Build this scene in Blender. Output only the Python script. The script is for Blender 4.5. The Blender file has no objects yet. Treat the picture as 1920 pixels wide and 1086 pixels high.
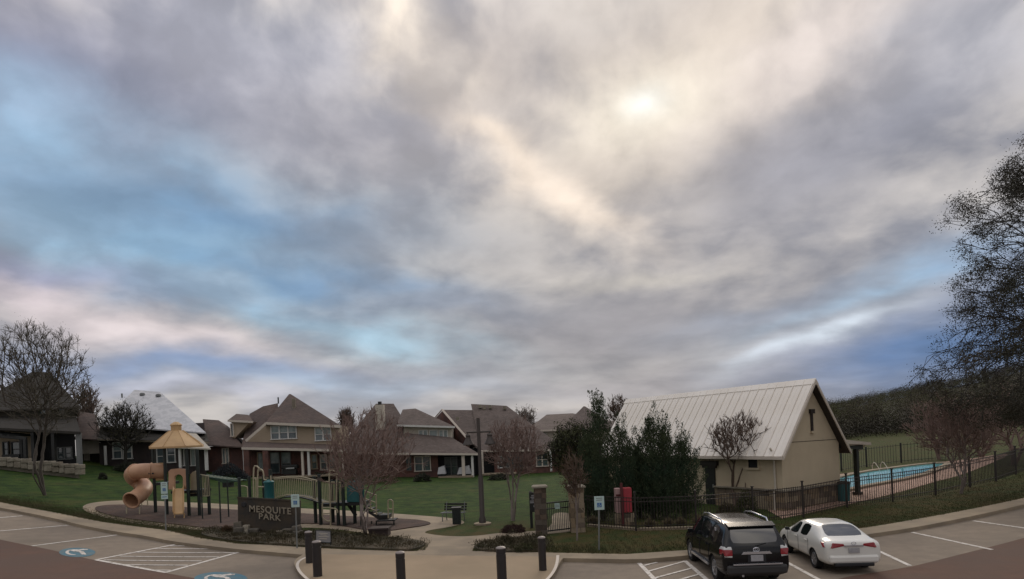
import bpy, bmesh, math, random
import numpy as np
from mathutils import Vector, Matrix, noise
from mathutils.geometry import delaunay_2d_cdt
random.seed(7)
SC = bpy.context.scene
COL = SC.collection
# ------------------------------------------------------------------ camera
F = 1150.0; CX = 960.0; HY = 818.0; CH = 4.2; ROLL = math.radians(2.5)
CR, SR = math.cos(ROLL), math.sin(ROLL)
cam_d = bpy.data.cameras.new('camera'); cam = bpy.data.objects.new('camera', cam_d); COL.objects.link(cam)
cam_d.sensor_width = 36; cam_d.lens = F/1920*36; cam_d.shift_y = (HY-543)/1920
cam_d.clip_start = 0.1; cam_d.clip_end = 5000
cam.matrix_world = Matrix(((CR, SR, 0, 0), (0, 0, -1, 0), (-SR, CR, 0, CH), (0, 0, 0, 1)))
SC.camera = cam
SC.view_settings.view_transform = 'Standard'; SC.view_settings.look = 'None'
SC.view_settings.gamma = 1; SC.view_settings.use_curve_mapping = False
SC.view_settings.exposure = 0.0
SC.cycles.max_bounces = 6; SC.cycles.transparent_max_bounces = 8

def ray(u, v):                       # direction through a photograph pixel, y component 1
    du, dv = (u-CX)/F, (HY-v)/F
    return (du*CR+dv*SR, 1.0, -du*SR+dv*CR)
def W(u, v, Y):
    d = ray(u, v); return Vector((d[0]*Y, Y, CH+d[2]*Y))
def g(x, y=0):                       # height of the lawn
    if x < 0:
        z = 0.0022*min(-x, 42)**2
    else:
        t = max(0, x-10); z = 0.0026*min(t, 15)**2 + 0.05*min(max(0, t-15), 40)
    return z
def gp(u, v, off=0.0):               # ground point under a pixel
    d = ray(u, v); a, b = 0.5, 600.0
    f = lambda t: CH+d[2]*t-g(d[0]*t, t)-off
    t = 1.0
    while t < 400 and f(t) > 0: a = t; t *= 1.02
    b = t
    for _ in range(40):
        m = (a+b)/2
        if f(m) > 0: a = m
        else: b = m
    return Vector((d[0]*a, a, CH+d[2]*a))
SUN = Vector(ray(1215, 190)).normalized()
# ------------------------------------------------------------------ world
world = bpy.data.worlds.new('World'); SC.world = world; world.use_nodes = True
wt = world.node_tree; wt.nodes.clear()
def nd(t, kind, **kw):
    n = t.nodes.new(kind)
    for k, v in kw.items():
        if k == 'ins':
            for i, x in v.items():
                if isinstance(x, bpy.types.NodeSocket): t.links.new(x, n.inputs[i])
                else: n.inputs[i].default_value = x
        else: setattr(n, k, v)
    return n
def mth(t, op, a, b=None, c=None, clamp=False):
    n = t.nodes.new('ShaderNodeMath'); n.operation = op; n.use_clamp = clamp
    for i, x in enumerate((a, b, c)):
        if x is None: continue
        if isinstance(x, bpy.types.NodeSocket): t.links.new(x, n.inputs[i])
        else: n.inputs[i].default_value = x
    return n.outputs[0]
def mixc(t, f, a, b):
    n = t.nodes.new('ShaderNodeMix'); n.data_type = 'RGBA'
    for i, x in ((0, f), (6, a), (7, b)):
        if isinstance(x, bpy.types.NodeSocket): t.links.new(x, n.inputs[i])
        else: n.inputs[i].default_value = x
    return n.outputs[2]
def lin(r, gg, b, s=1.0):
    f = lambda c: ((c/255+0.055)/1.055)**2.4 if c > 10 else c/255/12.92
    return (f(r)*s, f(gg)*s, f(b)*s, 1)
def build_sky():
    t = wt
    tc = nd(t, 'ShaderNodeTexCoord')
    sep = nd(t, 'ShaderNodeSeparateXYZ', ins={0: tc.outputs['Generated']})
    x, y, z = sep.outputs
    az = mth(t, 'ARCTAN2', x, y); el = mth(t, 'ARCSINE', z)
    zz = mth(t, 'ADD', mth(t, 'MAXIMUM', z, 0.0), 0.16)
    q = nd(t, 'ShaderNodeCombineXYZ', ins={0: mth(t, 'DIVIDE', x, zz), 1: mth(t, 'DIVIDE', y, zz), 2: 0.0}).outputs[0]
    # layers of cloud noise on a flat deck overhead
    w1 = nd(t, 'ShaderNodeTexNoise', ins={'Vector': q, 'Scale': 0.8, 'Detail': 4.0}).outputs['Color']
    qw = nd(t, 'ShaderNodeVectorMath', operation='MULTIPLY_ADD', ins={0: w1, 1: (0.9, 0.9, 0), 2: q}).outputs[0]
    def mapping(v, loc, rot, sc):
        return nd(t, 'ShaderNodeMapping', ins={0: v, 1: loc, 2: (0, 0, rot), 3: sc}).outputs[0]
    n1 = nd(t, 'ShaderNodeTexNoise', ins={'Vector': mapping(qw, (3.1, 1.2, 0), 0.35, (0.55, 1.0, 1)), 'Scale': 1.15, 'Detail': 9.0, 'Roughness': 0.5}).outputs[0]
    n2 = nd(t, 'ShaderNodeTexNoise', ins={'Vector': mapping(qw, (7.7, 4.4, 0), -0.25, (0.6, 1.1, 1)), 'Scale': 2.6, 'Detail': 8.0, 'Roughness': 0.52}).outputs[0]
    n3 = nd(t, 'ShaderNodeTexNoise', ins={'Vector': mapping(qw, (1.7, 9.4, 0), 0.15, (0.5, 1.0, 1)), 'Scale': 5.5, 'Detail': 6.0, 'Roughness': 0.5}).outputs[0]
    # warped azimuth / elevation used to place the large patches of the photographed sky
    pa0 = nd(t, 'ShaderNodeCombineXYZ', ins={0: mth(t, 'MULTIPLY', az, 2.4), 1: mth(t, 'MULTIPLY', el, 5.0), 2: 3.0}).outputs[0]
    w2 = nd(t, 'ShaderNodeTexNoise', ins={'Vector': pa0, 'Scale': 1.5, 'Detail': 6.0, 'Roughness': 0.5}).outputs['Color']
    p0 = nd(t, 'ShaderNodeCombineXYZ', ins={0: az, 1: el, 2: 0.0}).outputs[0]
    p = nd(t, 'ShaderNodeVectorMath', operation='MULTIPLY_ADD', ins={0: w2, 1: (0.26, 0.14, 0), 2: p0}).outputs[0]
    p = nd(t, 'ShaderNodeVectorMath', operation='SUBTRACT', ins={0: p, 1: (0.13, 0.07, 0)}).outputs[0]
    # finer billows: noise in azimuth and compressed elevation, so layers thin out towards the horizon
    le = mth(t, 'LOGARITHM', mth(t, 'ADD', mth(t, 'MAXIMUM', el, 0.0), 0.13), 2.718)
    qa = nd(t, 'ShaderNodeCombineXYZ', ins={0: mth(t, 'MULTIPLY', az, 2.7), 1: mth(t, 'MULTIPLY', le, 1.8), 2: 0.0}).outputs[0]
    wa = nd(t, 'ShaderNodeTexNoise', ins={'Vector': qa, 'Scale': 1.8, 'Detail': 3.0}).outputs['Color']
    qa = nd(t, 'ShaderNodeVectorMath', operation='MULTIPLY_ADD', ins={0: wa, 1: (.22, .2, .3), 2: qa}).outputs[0]
    m1 = nd(t, 'ShaderNodeTexNoise', ins={'Vector': qa, 'Scale': 2.5, 'Detail': 8.0, 'Roughness': 0.48}).outputs[0]
    m2 = nd(t, 'ShaderNodeTexNoise', ins={'Vector': mapping(qa, (4, 7, 0), .2, (1, 1.3, 1)), 'Scale': 5.5, 'Detail': 8.0, 'Roughness': 0.5}).outputs[0]
    praw = nd(t, 'ShaderNodeVectorMath', operation='MULTIPLY_ADD', ins={0: w2, 1: (0.10, 0.07, 0), 2: p0}).outputs[0]
    praw = nd(t, 'ShaderNodeVectorMath', operation='SUBTRACT', ins={0: praw, 1: (0.05, 0.035, 0)}).outputs[0]
    base_d, base_l = lin(148, 149, 158), lin(202, 195, 188)
    s = mth(t, 'MULTIPLY_ADD', n1, 0.35, mth(t, 'MULTIPLY_ADD', m1, 0.9, mth(t, 'MULTIPLY', m2, 0.25)))
    s = nd(t, 'ShaderNodeMapRange', interpolation_type='SMOOTHSTEP', ins={0: s, 1: 0.60, 2: 0.92, 3: 0.0, 4: 1.0}).outputs[0]
    hz = nd(t, 'ShaderNodeMapRange', interpolation_type='SMOOTHSTEP', ins={0: el, 1: 0.0, 2: math.radians(16), 3: .45, 4: 1.0}).outputs[0]
    s = mth(t, 'MULTIPLY_ADD', mth(t, 'SUBTRACT', s, .5), hz, .45)
    col = mixc(t, s, base_d, base_l)
    def blob(c, u, v, ru, rv, rgb, wgt, rot=0.0, tex=0.0, inv=False, raw=False):
        d = Vector(ray(u, v)).normalized()
        a0, e0 = math.atan2(d.x, d.y), math.asin(d.z)
        sv = nd(t, 'ShaderNodeVectorMath', operation='SUBTRACT', ins={0: praw if raw else p, 1: (a0, e0, 0)}).outputs[0]
        mv = nd(t, 'ShaderNodeMapping', vector_type='TEXTURE', ins={0: sv, 1: (0, 0, 0), 2: (0, 0, rot), 3: (ru/F, rv/F, 1)}).outputs[0]
        ln = nd(t, 'ShaderNodeVectorMath', operation='LENGTH', ins={0: mv}).outputs['Value']
        w = mth(t, 'EXPONENT', mth(t, 'MULTIPLY', mth(t, 'MULTIPLY', ln, ln), -1.0))
        w = mth(t, 'MULTIPLY', w, wgt)
        if tex:                                     # break the patch up with the cloud noise
            k = nd(t, 'ShaderNodeMapRange', interpolation_type='SMOOTHSTEP', ins={0: m1, 1: 0.40, 2: 0.60, 3: 1.0 if inv else 1-tex, 4: 1-tex if inv else 1.0}).outputs[0]
            w = mth(t, 'MULTIPLY', w, k)
        return mixc(t, w, c, lin(*rgb))
    nish = nd(t, 'ShaderNodeTexSky', sky_type='NISHITA', sun_disc=False)
    nish.sun_elevation = math.asin(SUN.z); nish.sun_rotation = math.atan2(SUN.x, SUN.y)
    for b in SKY_BLOBS: col = blob(col, *b)
    # light and dark sides of the billows, and the thinner, brighter cloud high overhead
    k1 = nd(t, 'ShaderNodeMapRange', ins={0: mth(t, 'MULTIPLY_ADD', m1, .62, mth(t, 'MULTIPLY', m2, .38)), 1: .36, 2: .64, 3: .84, 4: 1.16}).outputs[0]
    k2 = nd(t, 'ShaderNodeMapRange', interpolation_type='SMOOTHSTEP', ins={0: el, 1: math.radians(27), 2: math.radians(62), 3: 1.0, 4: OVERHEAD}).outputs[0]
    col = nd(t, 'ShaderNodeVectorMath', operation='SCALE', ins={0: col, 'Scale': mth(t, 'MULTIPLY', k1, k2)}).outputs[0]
    # a share of the clear sky's own light above and behind the cloud
    add = nd(t, 'ShaderNodeMix', data_type='RGBA', blend_type='ADD', ins={0: 1.0})
    sc10 = nd(t, 'ShaderNodeVectorMath', operation='SCALE', ins={0: col, 'Scale': SKY_GAIN}).outputs[0]
    nsc = nd(t, 'ShaderNodeVectorMath', operation='SCALE', ins={0: nish.outputs[0], 'Scale': 0.03}).outputs[0]
    t.links.new(sc10, add.inputs[6]); t.links.new(nsc, add.inputs[7])
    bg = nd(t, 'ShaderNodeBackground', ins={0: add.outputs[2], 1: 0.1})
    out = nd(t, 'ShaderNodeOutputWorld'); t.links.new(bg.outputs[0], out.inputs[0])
SKY_GAIN = 10.0
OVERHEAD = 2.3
SKY_BLOBS = [
    # u, v, radius u, radius v, colour, weight, rotation, texture
    (60, 130, 330, 110, (118, 120, 146), .9, 0, .2),
    (480, 130, 260, 90, (200, 200, 212), .7, .1, .3),
    (520, 240, 330, 50, (150, 152, 168), .7, .1, .2),
    (1420, 300, 230, 120, (142, 142, 150), .9, .15, .15),
    (1650, 240, 230, 110, (146, 148, 162), .7, .3, .2),
    (1780, 60, 160, 70, (205, 205, 214), .7, 0, .3),
    (930, 110, 150, 90, (176, 168, 166), .8, .3, .2),
    (1240, 30, 260, 50, (170, 164, 162), .7, .2, .2),
    (1140, 310, 150, 50, (164, 158, 154), .85, .1, .1),
    (700, 290, 200, 80, (190, 184, 184), .6, -.1, .3),
    (800, 450, 300, 60, (160, 158, 160), .7, -.1, .3),
    (15, 270, 130, 80, (178, 208, 236), .95, -.4, .35),
    (230, 350, 360, 90, (142, 172, 198), .9, -.1, .4),
    (330, 400, 280, 40, (112, 144, 178), .9, -.05, .3),
    (330, 470, 300, 44, (154, 192, 218), .95, -.12, .45),
    (620, 520, 330, 30, (112, 144, 178), .85, -.14, .3),
    (540, 580, 280, 34, (140, 180, 208), .9, -.2, .4),
    (760, 640, 190, 34, (176, 212, 232), .95, -.15, .45),
    (860, 590, 200, 22, (126, 150, 178), .7, -.1, .3),
    (120, 520, 190, 30, (146, 152, 182), .8, 0, .3),
    (80, 570, 150, 34, (206, 192, 200), .85, -.1, .5),
    (300, 625, 150, 34, (222, 210, 210), 1.0, -.12, .3),
    (360, 695, 330, 30, (126, 146, 182), .95, -.05, .3),
    (200, 735, 300, 18, (190, 194, 212), .8, -.1, .3),
    (700, 725, 300, 22, (168, 186, 206), .7, -.06, .3),
    (1250, 720, 400, 30, (162, 158, 164), .7, 0, .2),
    (1180, 620, 400, 90, (140, 138, 144), .9, 0, .1),
    (1720, 685, 230, 64, (78, 114, 162), 1.0, .1, .08),
    (1500, 650, 130, 20, (206, 216, 228), 1.0, .28, .3),
    (1640, 530, 170, 26, (160, 192, 220), .95, .3, .4),
    (1860, 540, 120, 90, (112, 140, 182), .7, .1, .3),
    (1480, 560, 200, 26, (132, 142, 160), .7, .25, .2),
    (1300, 140, 330, 120, (222, 208, 194), .75, .3, .4),
    (1560, 70, 230, 60, (226, 214, 208), .75, .25, .4),
    (780, 40, 130, 70, (244, 230, 214), 1.0, -.5, .4),
    (950, 290, 150, 36, (236, 220, 204), 1.0, -.6, .35),
    (1070, 380, 130, 38, (240, 224, 208), 1.0, -.5, .35),
    (1210, 515, 150, 18, (196, 190, 182), .8, .03, .3),
    (1215, 200, 120, 56, (248, 238, 220), .9, .1, .2, False, True),
    (1222, 188, 38, 22, (255, 254, 246), 1.0, 0, 0, False, True),
]
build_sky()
sun_d = bpy.data.lights.new('sun', 'SUN'); sun_d.energy = 1.0; sun_d.angle = math.radians(20); sun_d.color = (1, .86, .70)
sun = bpy.data.objects.new('sun', sun_d); COL.objects.link(sun); sun.location = (0, 0, 30)
sun.rotation_euler = (-SUN).to_track_quat('-Z', 'Y').to_euler()
# ------------------------------------------------------------------ materials
MATS = {}
def mat(name, c, rough=0.8, var=0.12, scale=3.0, bump=0.0, bscale=20.0, metal=0.0, spec=0.5, c2=None, f2=(0.4, 0.6), s2=0.4, brick=None, coat=0.0, trans=0.0, alpha=1.0, wave=None):
    if name in MATS: return MATS[name]
    m = bpy.data.materials.new(name); m.use_nodes = True; t = m.node_tree
    b = t.nodes['Principled BSDF']; MATS[name] = m
    tc = nd(t, 'ShaderNodeTexCoord').outputs['Object']
    n = nd(t, 'ShaderNodeTexNoise', ins={'Vector': tc, 'Scale': scale, 'Detail': 8.0, 'Roughness': 0.6}).outputs[0]
    A = (c[0], c[1], c[2], 1)
    lo = tuple(x*(1-2*var) for x in c)+(1,); hi = tuple(min(1, x*(1+2*var)) for x in c)+(1,)
    col = mixc(t, n, lo, hi)
    if c2:
        k = nd(t, 'ShaderNodeTexNoise', ins={'Vector': tc, 'Scale': s2, 'Detail': 6.0, 'Roughness': 0.6}).outputs[0]
        k = nd(t, 'ShaderNodeMapRange', ins={0: k, 1: f2[0], 2: f2[1]}).outputs[0]
        col = mixc(t, k, col, (c2[0], c2[1], c2[2], 1))
    hgt = None
    if brick:
        sc, dark, rot = brick
        v = nd(t, 'ShaderNodeMapping', ins={0: tc, 2: rot}).outputs[0]
        br = nd(t, 'ShaderNodeTexBrick', ins={'Vector': v, 'Color1': (1, 1, 1, 1), 'Color2': (.72, .72, .72, 1), 'Mortar': (dark, dark, dark, 1), 'Scale': sc, 'Mortar Size': 0.02})
        mm = nd(t, 'ShaderNodeMix', data_type='RGBA', blend_type='MULTIPLY', ins={0: 1.0})
        t.links.new(col, mm.inputs[6]); t.links.new(br.outputs[0], mm.inputs[7]); col = mm.outputs[2]
        hgt = br.outputs[1]
    t.links.new(col, b.inputs['Base Color'])
    b.inputs['Roughness'].default_value = rough; b.inputs['Metallic'].default_value = metal
    b.inputs['Specular IOR Level'].default_value = spec
    if coat: b.inputs['Coat Weight'].default_value = coat; b.inputs['Coat Roughness'].default_value = 0.04
    if trans: b.inputs['Transmission Weight'].default_value = trans
    if bump:
        bn = nd(t, 'ShaderNodeTexNoise', ins={'Vector': tc, 'Scale': bscale, 'Detail': 5.0}).outputs[0]
        bp = nd(t, 'ShaderNodeBump', ins={'Strength': bump, 'Distance': 0.05, 'Height': bn})
        t.links.new(bp.outputs[0], b.inputs['Normal'])
    return m
M = dict(
    lot=mat('lot_concrete', (.205, .168, .130), .9, .16, 2.2, .2, 30, c2=(.155, .128, .10), s2=.35, f2=(.45, .7)),
    aisle=mat('aisle_red_concrete', (.105, .054, .036), .9, .18, 2.0, .15, 30, c2=(.09, .054, .040), s2=.3),
    conc=mat('pale_concrete', (.29, .235, .165), .88, .08, 2.0, .1, 40, c2=(.22, .18, .13), s2=.6),
    plaza=mat('plaza_concrete', (.31, .235, .155), .88, .08, .8, .1, 40, c2=(.26, .20, .13), s2=.35),
    paint=mat('line_paint', (.60, .57, .53), .75, .16, 9, c2=(.27, .235, .20), s2=7, f2=(.52, .66)),
    blue=mat('blue_paint', (.045, .15, .21), .7, .12, 4, c2=(.10, .16, .18), s2=2.5),
    mulch=mat('mulch', (.085, .052, .040), .95, .3, 14, .9, 30, c2=(.055, .036, .03), s2=1.2),
    bed=mat('bed_soil', (.085, .066, .042), .95, .3, 10, .9, 25, c2=(.05, .045, .028), s2=1.5),
    shingle=mat('brown_shingle', (.135, .098, .084), .9, .14, 6, .4, 30, c2=(.11, .085, .076), s2=.5, brick=(1.6, .6, (0, 0, 0))),
    shingle2=mat('grey_shingle', (.165, .132, .118), .9, .14, 6, .4, 30, c2=(.135, .108, .096), s2=.5, brick=(1.6, .6, (0, 0, 0))),
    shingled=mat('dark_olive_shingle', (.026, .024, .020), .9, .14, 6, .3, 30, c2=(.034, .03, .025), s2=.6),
    wrap=mat('roof_underlayment', (.56, .57, .595), .7, .04, 4, c2=(.47, .485, .51), s2=1.6, f2=(.46, .54)),
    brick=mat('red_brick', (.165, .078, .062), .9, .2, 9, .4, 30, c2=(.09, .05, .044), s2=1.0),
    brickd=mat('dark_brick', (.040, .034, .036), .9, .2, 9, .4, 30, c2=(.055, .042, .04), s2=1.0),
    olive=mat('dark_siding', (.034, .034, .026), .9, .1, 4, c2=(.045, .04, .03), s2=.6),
    tan=mat('tan_siding', (.37, .30, .22), .85, .06, 3, .1, 30),
    tan2=mat('pale_siding', (.50, .46, .39), .85, .06, 3, .1, 30),
    trim=mat('cream_trim', (.58, .52, .45), .7, .06, 5),
    white=mat('white_trim', (.62, .62, .60), .6, .05, 5),
    glass=mat('window_glass', (.05, .07, .08), .08, .2, 1.5, spec=1.0, c2=(.10, .13, .14), s2=.8),
    glassl=mat('blinds_behind_glass', (.30, .36, .36), .25, .12, 2.0, spec=.8, c2=(.18, .23, .23), s2=1.5),
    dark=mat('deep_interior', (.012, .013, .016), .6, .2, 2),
    stone=mat('brown_stone', (.165, .115, .078), .9, .25, 3, .6, 25, c2=(.09, .065, .05), s2=2.2),
    stonel=mat('pale_limestone', (.27, .245, .195), .9, .14, 2, .5, 25, c2=(.18, .155, .12), s2=1.5),
    stoned=mat('dark_limestone', (.085, .078, .066), .9, .2, 3, .5, 25, c2=(.13, .115, .09), s2=1.5),
    signc=mat('sign_stone', (.062, .047, .032), .85, .2, 2.5, .5, 18, c2=(.032, .03, .027), s2=1.2),
    letter=mat('sign_letters', (.27, .235, .18), .6, .08, 8),
    stucco=mat('tan_stucco', (.54, .46, .33), .9, .05, 1.5, .2, 60, c2=(.48, .40, .285), s2=.5, f2=(.45, .75)),
    metalroof=mat('white_metal_roof', (.85, .81, .755), .5, .04, 2, spec=.5, c2=(.78, .735, .67), s2=.5),
    darkmetal=mat('dark_metal', (.012, .014, .014), .45, .2, 6),
    bronze=mat('bronze_fence', (.022, .016, .014), .5, .2, 6),
    bollard=mat('bollard_metal', (.022, .019, .020), .45, .15, 4, .1, 30),
    bollardtop=mat('bollard_cap', (.22, .19, .18), .5, .1, 4),
    lamp=mat('lamp_metal', (.055, .045, .04), .6, .15, 4),
    tanplast=mat('tan_plastic', (.50, .30, .185), .5, .06, 3, c2=(.42, .24, .15), s2=1.5),
    tanroof=mat('tan_roof_plastic', (.50, .33, .16), .55, .06, 3, c2=(.42, .27, .13), s2=1.5),
    tealp=mat('teal_plastic', (.015, .115, .125), .45, .12, 3),
    cream=mat('cream_steel', (.36, .32, .22), .55, .08, 5),
    green=mat('dark_green_post', (.010, .018, .016), .5, .2, 5),
    greenn=mat('green_mesh_deck', (.04, .085, .06), .6, .2, 5),
    signw=mat('sign_face', (.42, .56, .54), .5, .05, 6),
    signb=mat('sign_blue', (.03, .12, .33), .5, .05, 6),
    galv=mat('galvanised_post', (.16, .17, .17), .5, .1, 6),
    steel=mat('weathered_plaque', (.25, .25, .26), .5, .1, 6),
    red=mat('red_panel', (.36, .035, .05), .5, .1, 3),
    redd=mat('dark_red_post', (.09, .014, .016), .5, .1, 3),
    pinkw=mat('pale_pink_panel', (.42, .27, .26), .5, .1, 3),
    water=mat('pool_water', (.07, .36, .40), .12, .1, .6, .25, 3, spec=.6, c2=(.05, .30, .36), s2=.15),
    deck=mat('pool_deck', (.33, .215, .165), .9, .06, 2, .1, 30),
    suvp=mat('black_car_paint', (.003, .004, .006), .14, .05, 2, spec=.45),
    suvlow=mat('grey_cladding', (.03, .03, .032), .5, .05, 2),
    whitep=mat('white_car_paint', (.72, .72, .685), .25, .03, 2, spec=.5, coat=.6),
    cglass=mat('car_glass', (.006, .008, .011), .06, .05, 2, spec=1.0, coat=.6),
    tyre=mat('tyre', (.010, .010, .010), .85, .1, 6),
    rim=mat('alloy_rim', (.32, .32, .33), .35, .1, 6, metal=.6),
    chrome=mat('chrome', (.55, .56, .60), .25, .05, 6, metal=.7),
    tail=mat('tail_light_red', (.26, .008, .018), .2, .1, 6, coat=.6),
    taillens=mat('tail_light_clear', (.50, .50, .50), .2, .05, 6, coat=.6),
    plate=mat('licence_plate', (.34, .34, .36), .5, .2, 30),
    bark=mat('grey_bark', (.07, .06, .05), .9, .2, 6, .5, 20),
    barkp=mat('pale_bark', (.20, .165, .15), .85, .2, 6, .3, 20),
    barkr=mat('reddish_twigs', (.20, .14, .12), .9, .15, 3),
    barkb=mat('brown_twigs', (.12, .085, .065), .9, .15, 3),
    barkd=mat('dark_twigs', (.026, .024, .020), .9, .15, 3),
    shrub=mat('dark_shrub', (.030, .034, .020), .9, .3, 3),
)
def grassmat():
    m = bpy.data.materials.new('lawn_grass'); m.use_nodes = True; t = m.node_tree; b = t.nodes['Principled BSDF']
    tc = nd(t, 'ShaderNodeTexCoord').outputs['Object']
    n1 = nd(t, 'ShaderNodeTexNoise', ins={'Vector': tc, 'Scale': .12, 'Detail': 6.0}).outputs[0]
    n2 = nd(t, 'ShaderNodeTexNoise', ins={'Vector': tc, 'Scale': 1.1, 'Detail': 8.0, 'Roughness': .65}).outputs[0]
    n3 = nd(t, 'ShaderNodeTexNoise', ins={'Vector': tc, 'Scale': 14.0, 'Detail': 4.0}).outputs[0]
    # winter-browned turf near the kerb, greener beyond the playground
    y = nd(t, 'ShaderNodeSeparateXYZ', ins={0: tc}).outputs[1]
    k = nd(t, 'ShaderNodeMapRange', interpolation_type='SMOOTHSTEP', ins={0: mth(t, 'MULTIPLY_ADD', n1, 22.0, y), 1: 36.0, 2: 46.0}).outputs[0]
    col = mixc(t, n2, lin(62, 58, 34), lin(92, 78, 48))
    gr = mixc(t, nd(t, 'ShaderNodeMapRange', ins={0: n2, 1: .35, 2: .65}).outputs[0], lin(22, 46, 14), lin(56, 76, 28))
    xx = nd(t, 'ShaderNodeSeparateXYZ', ins={0: tc}).outputs[0]
    k = mth(t, 'MULTIPLY', k, nd(t, 'ShaderNodeMapRange', interpolation_type='SMOOTHSTEP', ins={0: xx, 1: 12.0, 2: 20.0, 3: 1.0, 4: .35}).outputs[0])
    n4 = nd(t, 'ShaderNodeTexNoise', ins={'Vector': tc, 'Scale': .38, 'Detail': 7.0, 'Roughness': .7}).outputs[0]
    gr = mixc(t, nd(t, 'ShaderNodeMapRange', ins={0: n4, 1: .52, 2: .72, 3: 0.0, 4: .75}).outputs[0], gr, lin(74, 74, 40))
    gg = mixc(t, nd(t, 'ShaderNodeMapRange', ins={0: n2, 1: .4, 2: .62}).outputs[0], col, lin(52, 62, 32))
    col = mixc(t, k, gg, gr)
    mm = nd(t, 'ShaderNodeMix', data_type='RGBA', blend_type='MULTIPLY', ins={0: 1.0, 6: col, 7: mixc(t, n3, (.45, .45, .45, 1), (1.5, 1.5, 1.45, 1))})
    t.links.new(mm.outputs[2], b.inputs['Base Color'])
    b.inputs['Roughness'].default_value = .95; b.inputs['Specular IOR Level'].default_value = .15
    bp = nd(t, 'ShaderNodeBump', ins={'Strength': .7, 'Distance': .06, 'Height': n3}); t.links.new(bp.outputs[0], b.inputs['Normal'])
    return m
M['grass'] = grassmat()
# ------------------------------------------------------------------ mesh helpers
class MB:
    def __init__(s): s.v = []; s.f = []
    def add(s, vs, fs):
        k = len(s.v); s.v += [tuple(x) for x in vs]; s.f += [tuple(i+k for i in f) for f in fs]; return s
    def box(s, c, sz, rz=0.0, mtx=None):
        hx, hy, hz = sz[0]/2, sz[1]/2, sz[2]/2; ca, sa = math.cos(rz), math.sin(rz); vs = []
        for dz in (-hz, hz):
            for dx, dy in ((-hx, -hy), (hx, -hy), (hx, hy), (-hx, hy)):
                v = Vector((dx*ca-dy*sa, dx*sa+dy*ca, dz))
                if mtx: v = mtx @ v
                vs.append(Vector(c)+v)
        return s.add(vs, [(3, 2, 1, 0), (4, 5, 6, 7), (0, 1, 5, 4), (1, 2, 6, 5), (2, 3, 7, 6), (3, 0, 4, 7)])
    def hull(s, pts):
        bm = bmesh.new()
        for p in pts: bm.verts.new(p)
        r = bmesh.ops.convex_hull(bm, input=bm.verts)
        bmesh.ops.delete(bm, geom=[x for x in r['geom_interior'] if isinstance(x, bmesh.types.BMVert)], context='VERTS')
        bmesh.ops.dissolve_limit(bm, angle_limit=.01, verts=bm.verts, edges=bm.edges)
        bmesh.ops.recalc_face_normals(bm, faces=bm.faces)
        bm.verts.index_update()
        s.add([v.co for v in bm.verts], [[v.index for v in f.verts] for f in bm.faces]); bm.free(); return s
    def tube(s, pts, r, n=6, closed=False, cap=True):
        pts = [Vector(p) for p in pts]; N = len(pts); k = len(s.v); prev = None
        for i, p in enumerate(pts):
            d = (pts[(i+1) % N]-pts[i-1]) if closed else (pts[min(i+1, N-1)]-pts[max(i-1, 0)])
            if d.length < 1e-9: d = Vector((0, 0, 1))
            d.normalize()
            if prev is None:
                a = d.cross(Vector((0, 0, 1)) if abs(d.z) < .9 else Vector((1, 0, 0))).normalized()
            else:
                a = (prev-d*prev.dot(d)).normalized()
            prev = a; b = d.cross(a); rr = r[i] if isinstance(r, (list, tuple)) else r
            for j in range(n):
                th = 2*math.pi*j/n; s.v.append(tuple(p+(a*math.cos(th)+b*math.sin(th))*rr))
        for i in range(N if closed else N-1):
            for j in range(n):
                i2 = (i+1) % N
                s.f.append((k+i*n+j, k+i*n+(j+1) % n, k+i2*n+(j+1) % n, k+i2*n+j))
        if cap and not closed:
            s.f.append(tuple(k+j for j in reversed(range(n)))); s.f.append(tuple(k+(N-1)*n+j for j in range(n)))
        return s
    def prism(s, poly, d):
        n = len(poly); d = Vector(d); P = [Vector(p) for p in poly]
        nrm = Vector()
        for i in range(n): nrm += P[i].cross(P[(i+1) % n])
        if nrm.dot(d) > 0: P.reverse()
        return s.add(P+[p+d for p in P], [tuple(range(n)), tuple(n+i for i in reversed(range(n)))]+[(i, n+i, n+(i+1) % n, (i+1) % n)[::-1] for i in range(n)][0:0]+[((i+1) % n, i, n+i, n+(i+1) % n) for i in range(n)])
    def lathe(s, c, prof, n=16, axis='Z'):
        k = len(s.v)
        for (r, z) in prof:
            for j in range(n):
                a = 2*math.pi*j/n
                if axis == 'Z': s.v.append((c[0]+r*math.cos(a), c[1]+r*math.sin(a), c[2]+z))
                else: s.v.append((c[0]+r*math.cos(a), c[1]+z, c[2]+r*math.sin(a)))
        for i in range(len(prof)-1):
            for j in range(n): s.f.append((k+i*n+j, k+i*n+(j+1) % n, k+(i+1)*n+(j+1) % n, k+(i+1)*n+j))
        s.f.append(tuple(k+j for j in reversed(range(n)))); s.f.append(tuple(k+(len(prof)-1)*n+j for j in range(n)))
        return s
ORG = {}
def link(name, mesh, parent=None, loc=None):
    o = bpy.data.objects.new(name, mesh); COL.objects.link(o)
    if parent: o.parent = parent
    if loc is not None: o.location = loc
    return o
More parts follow.
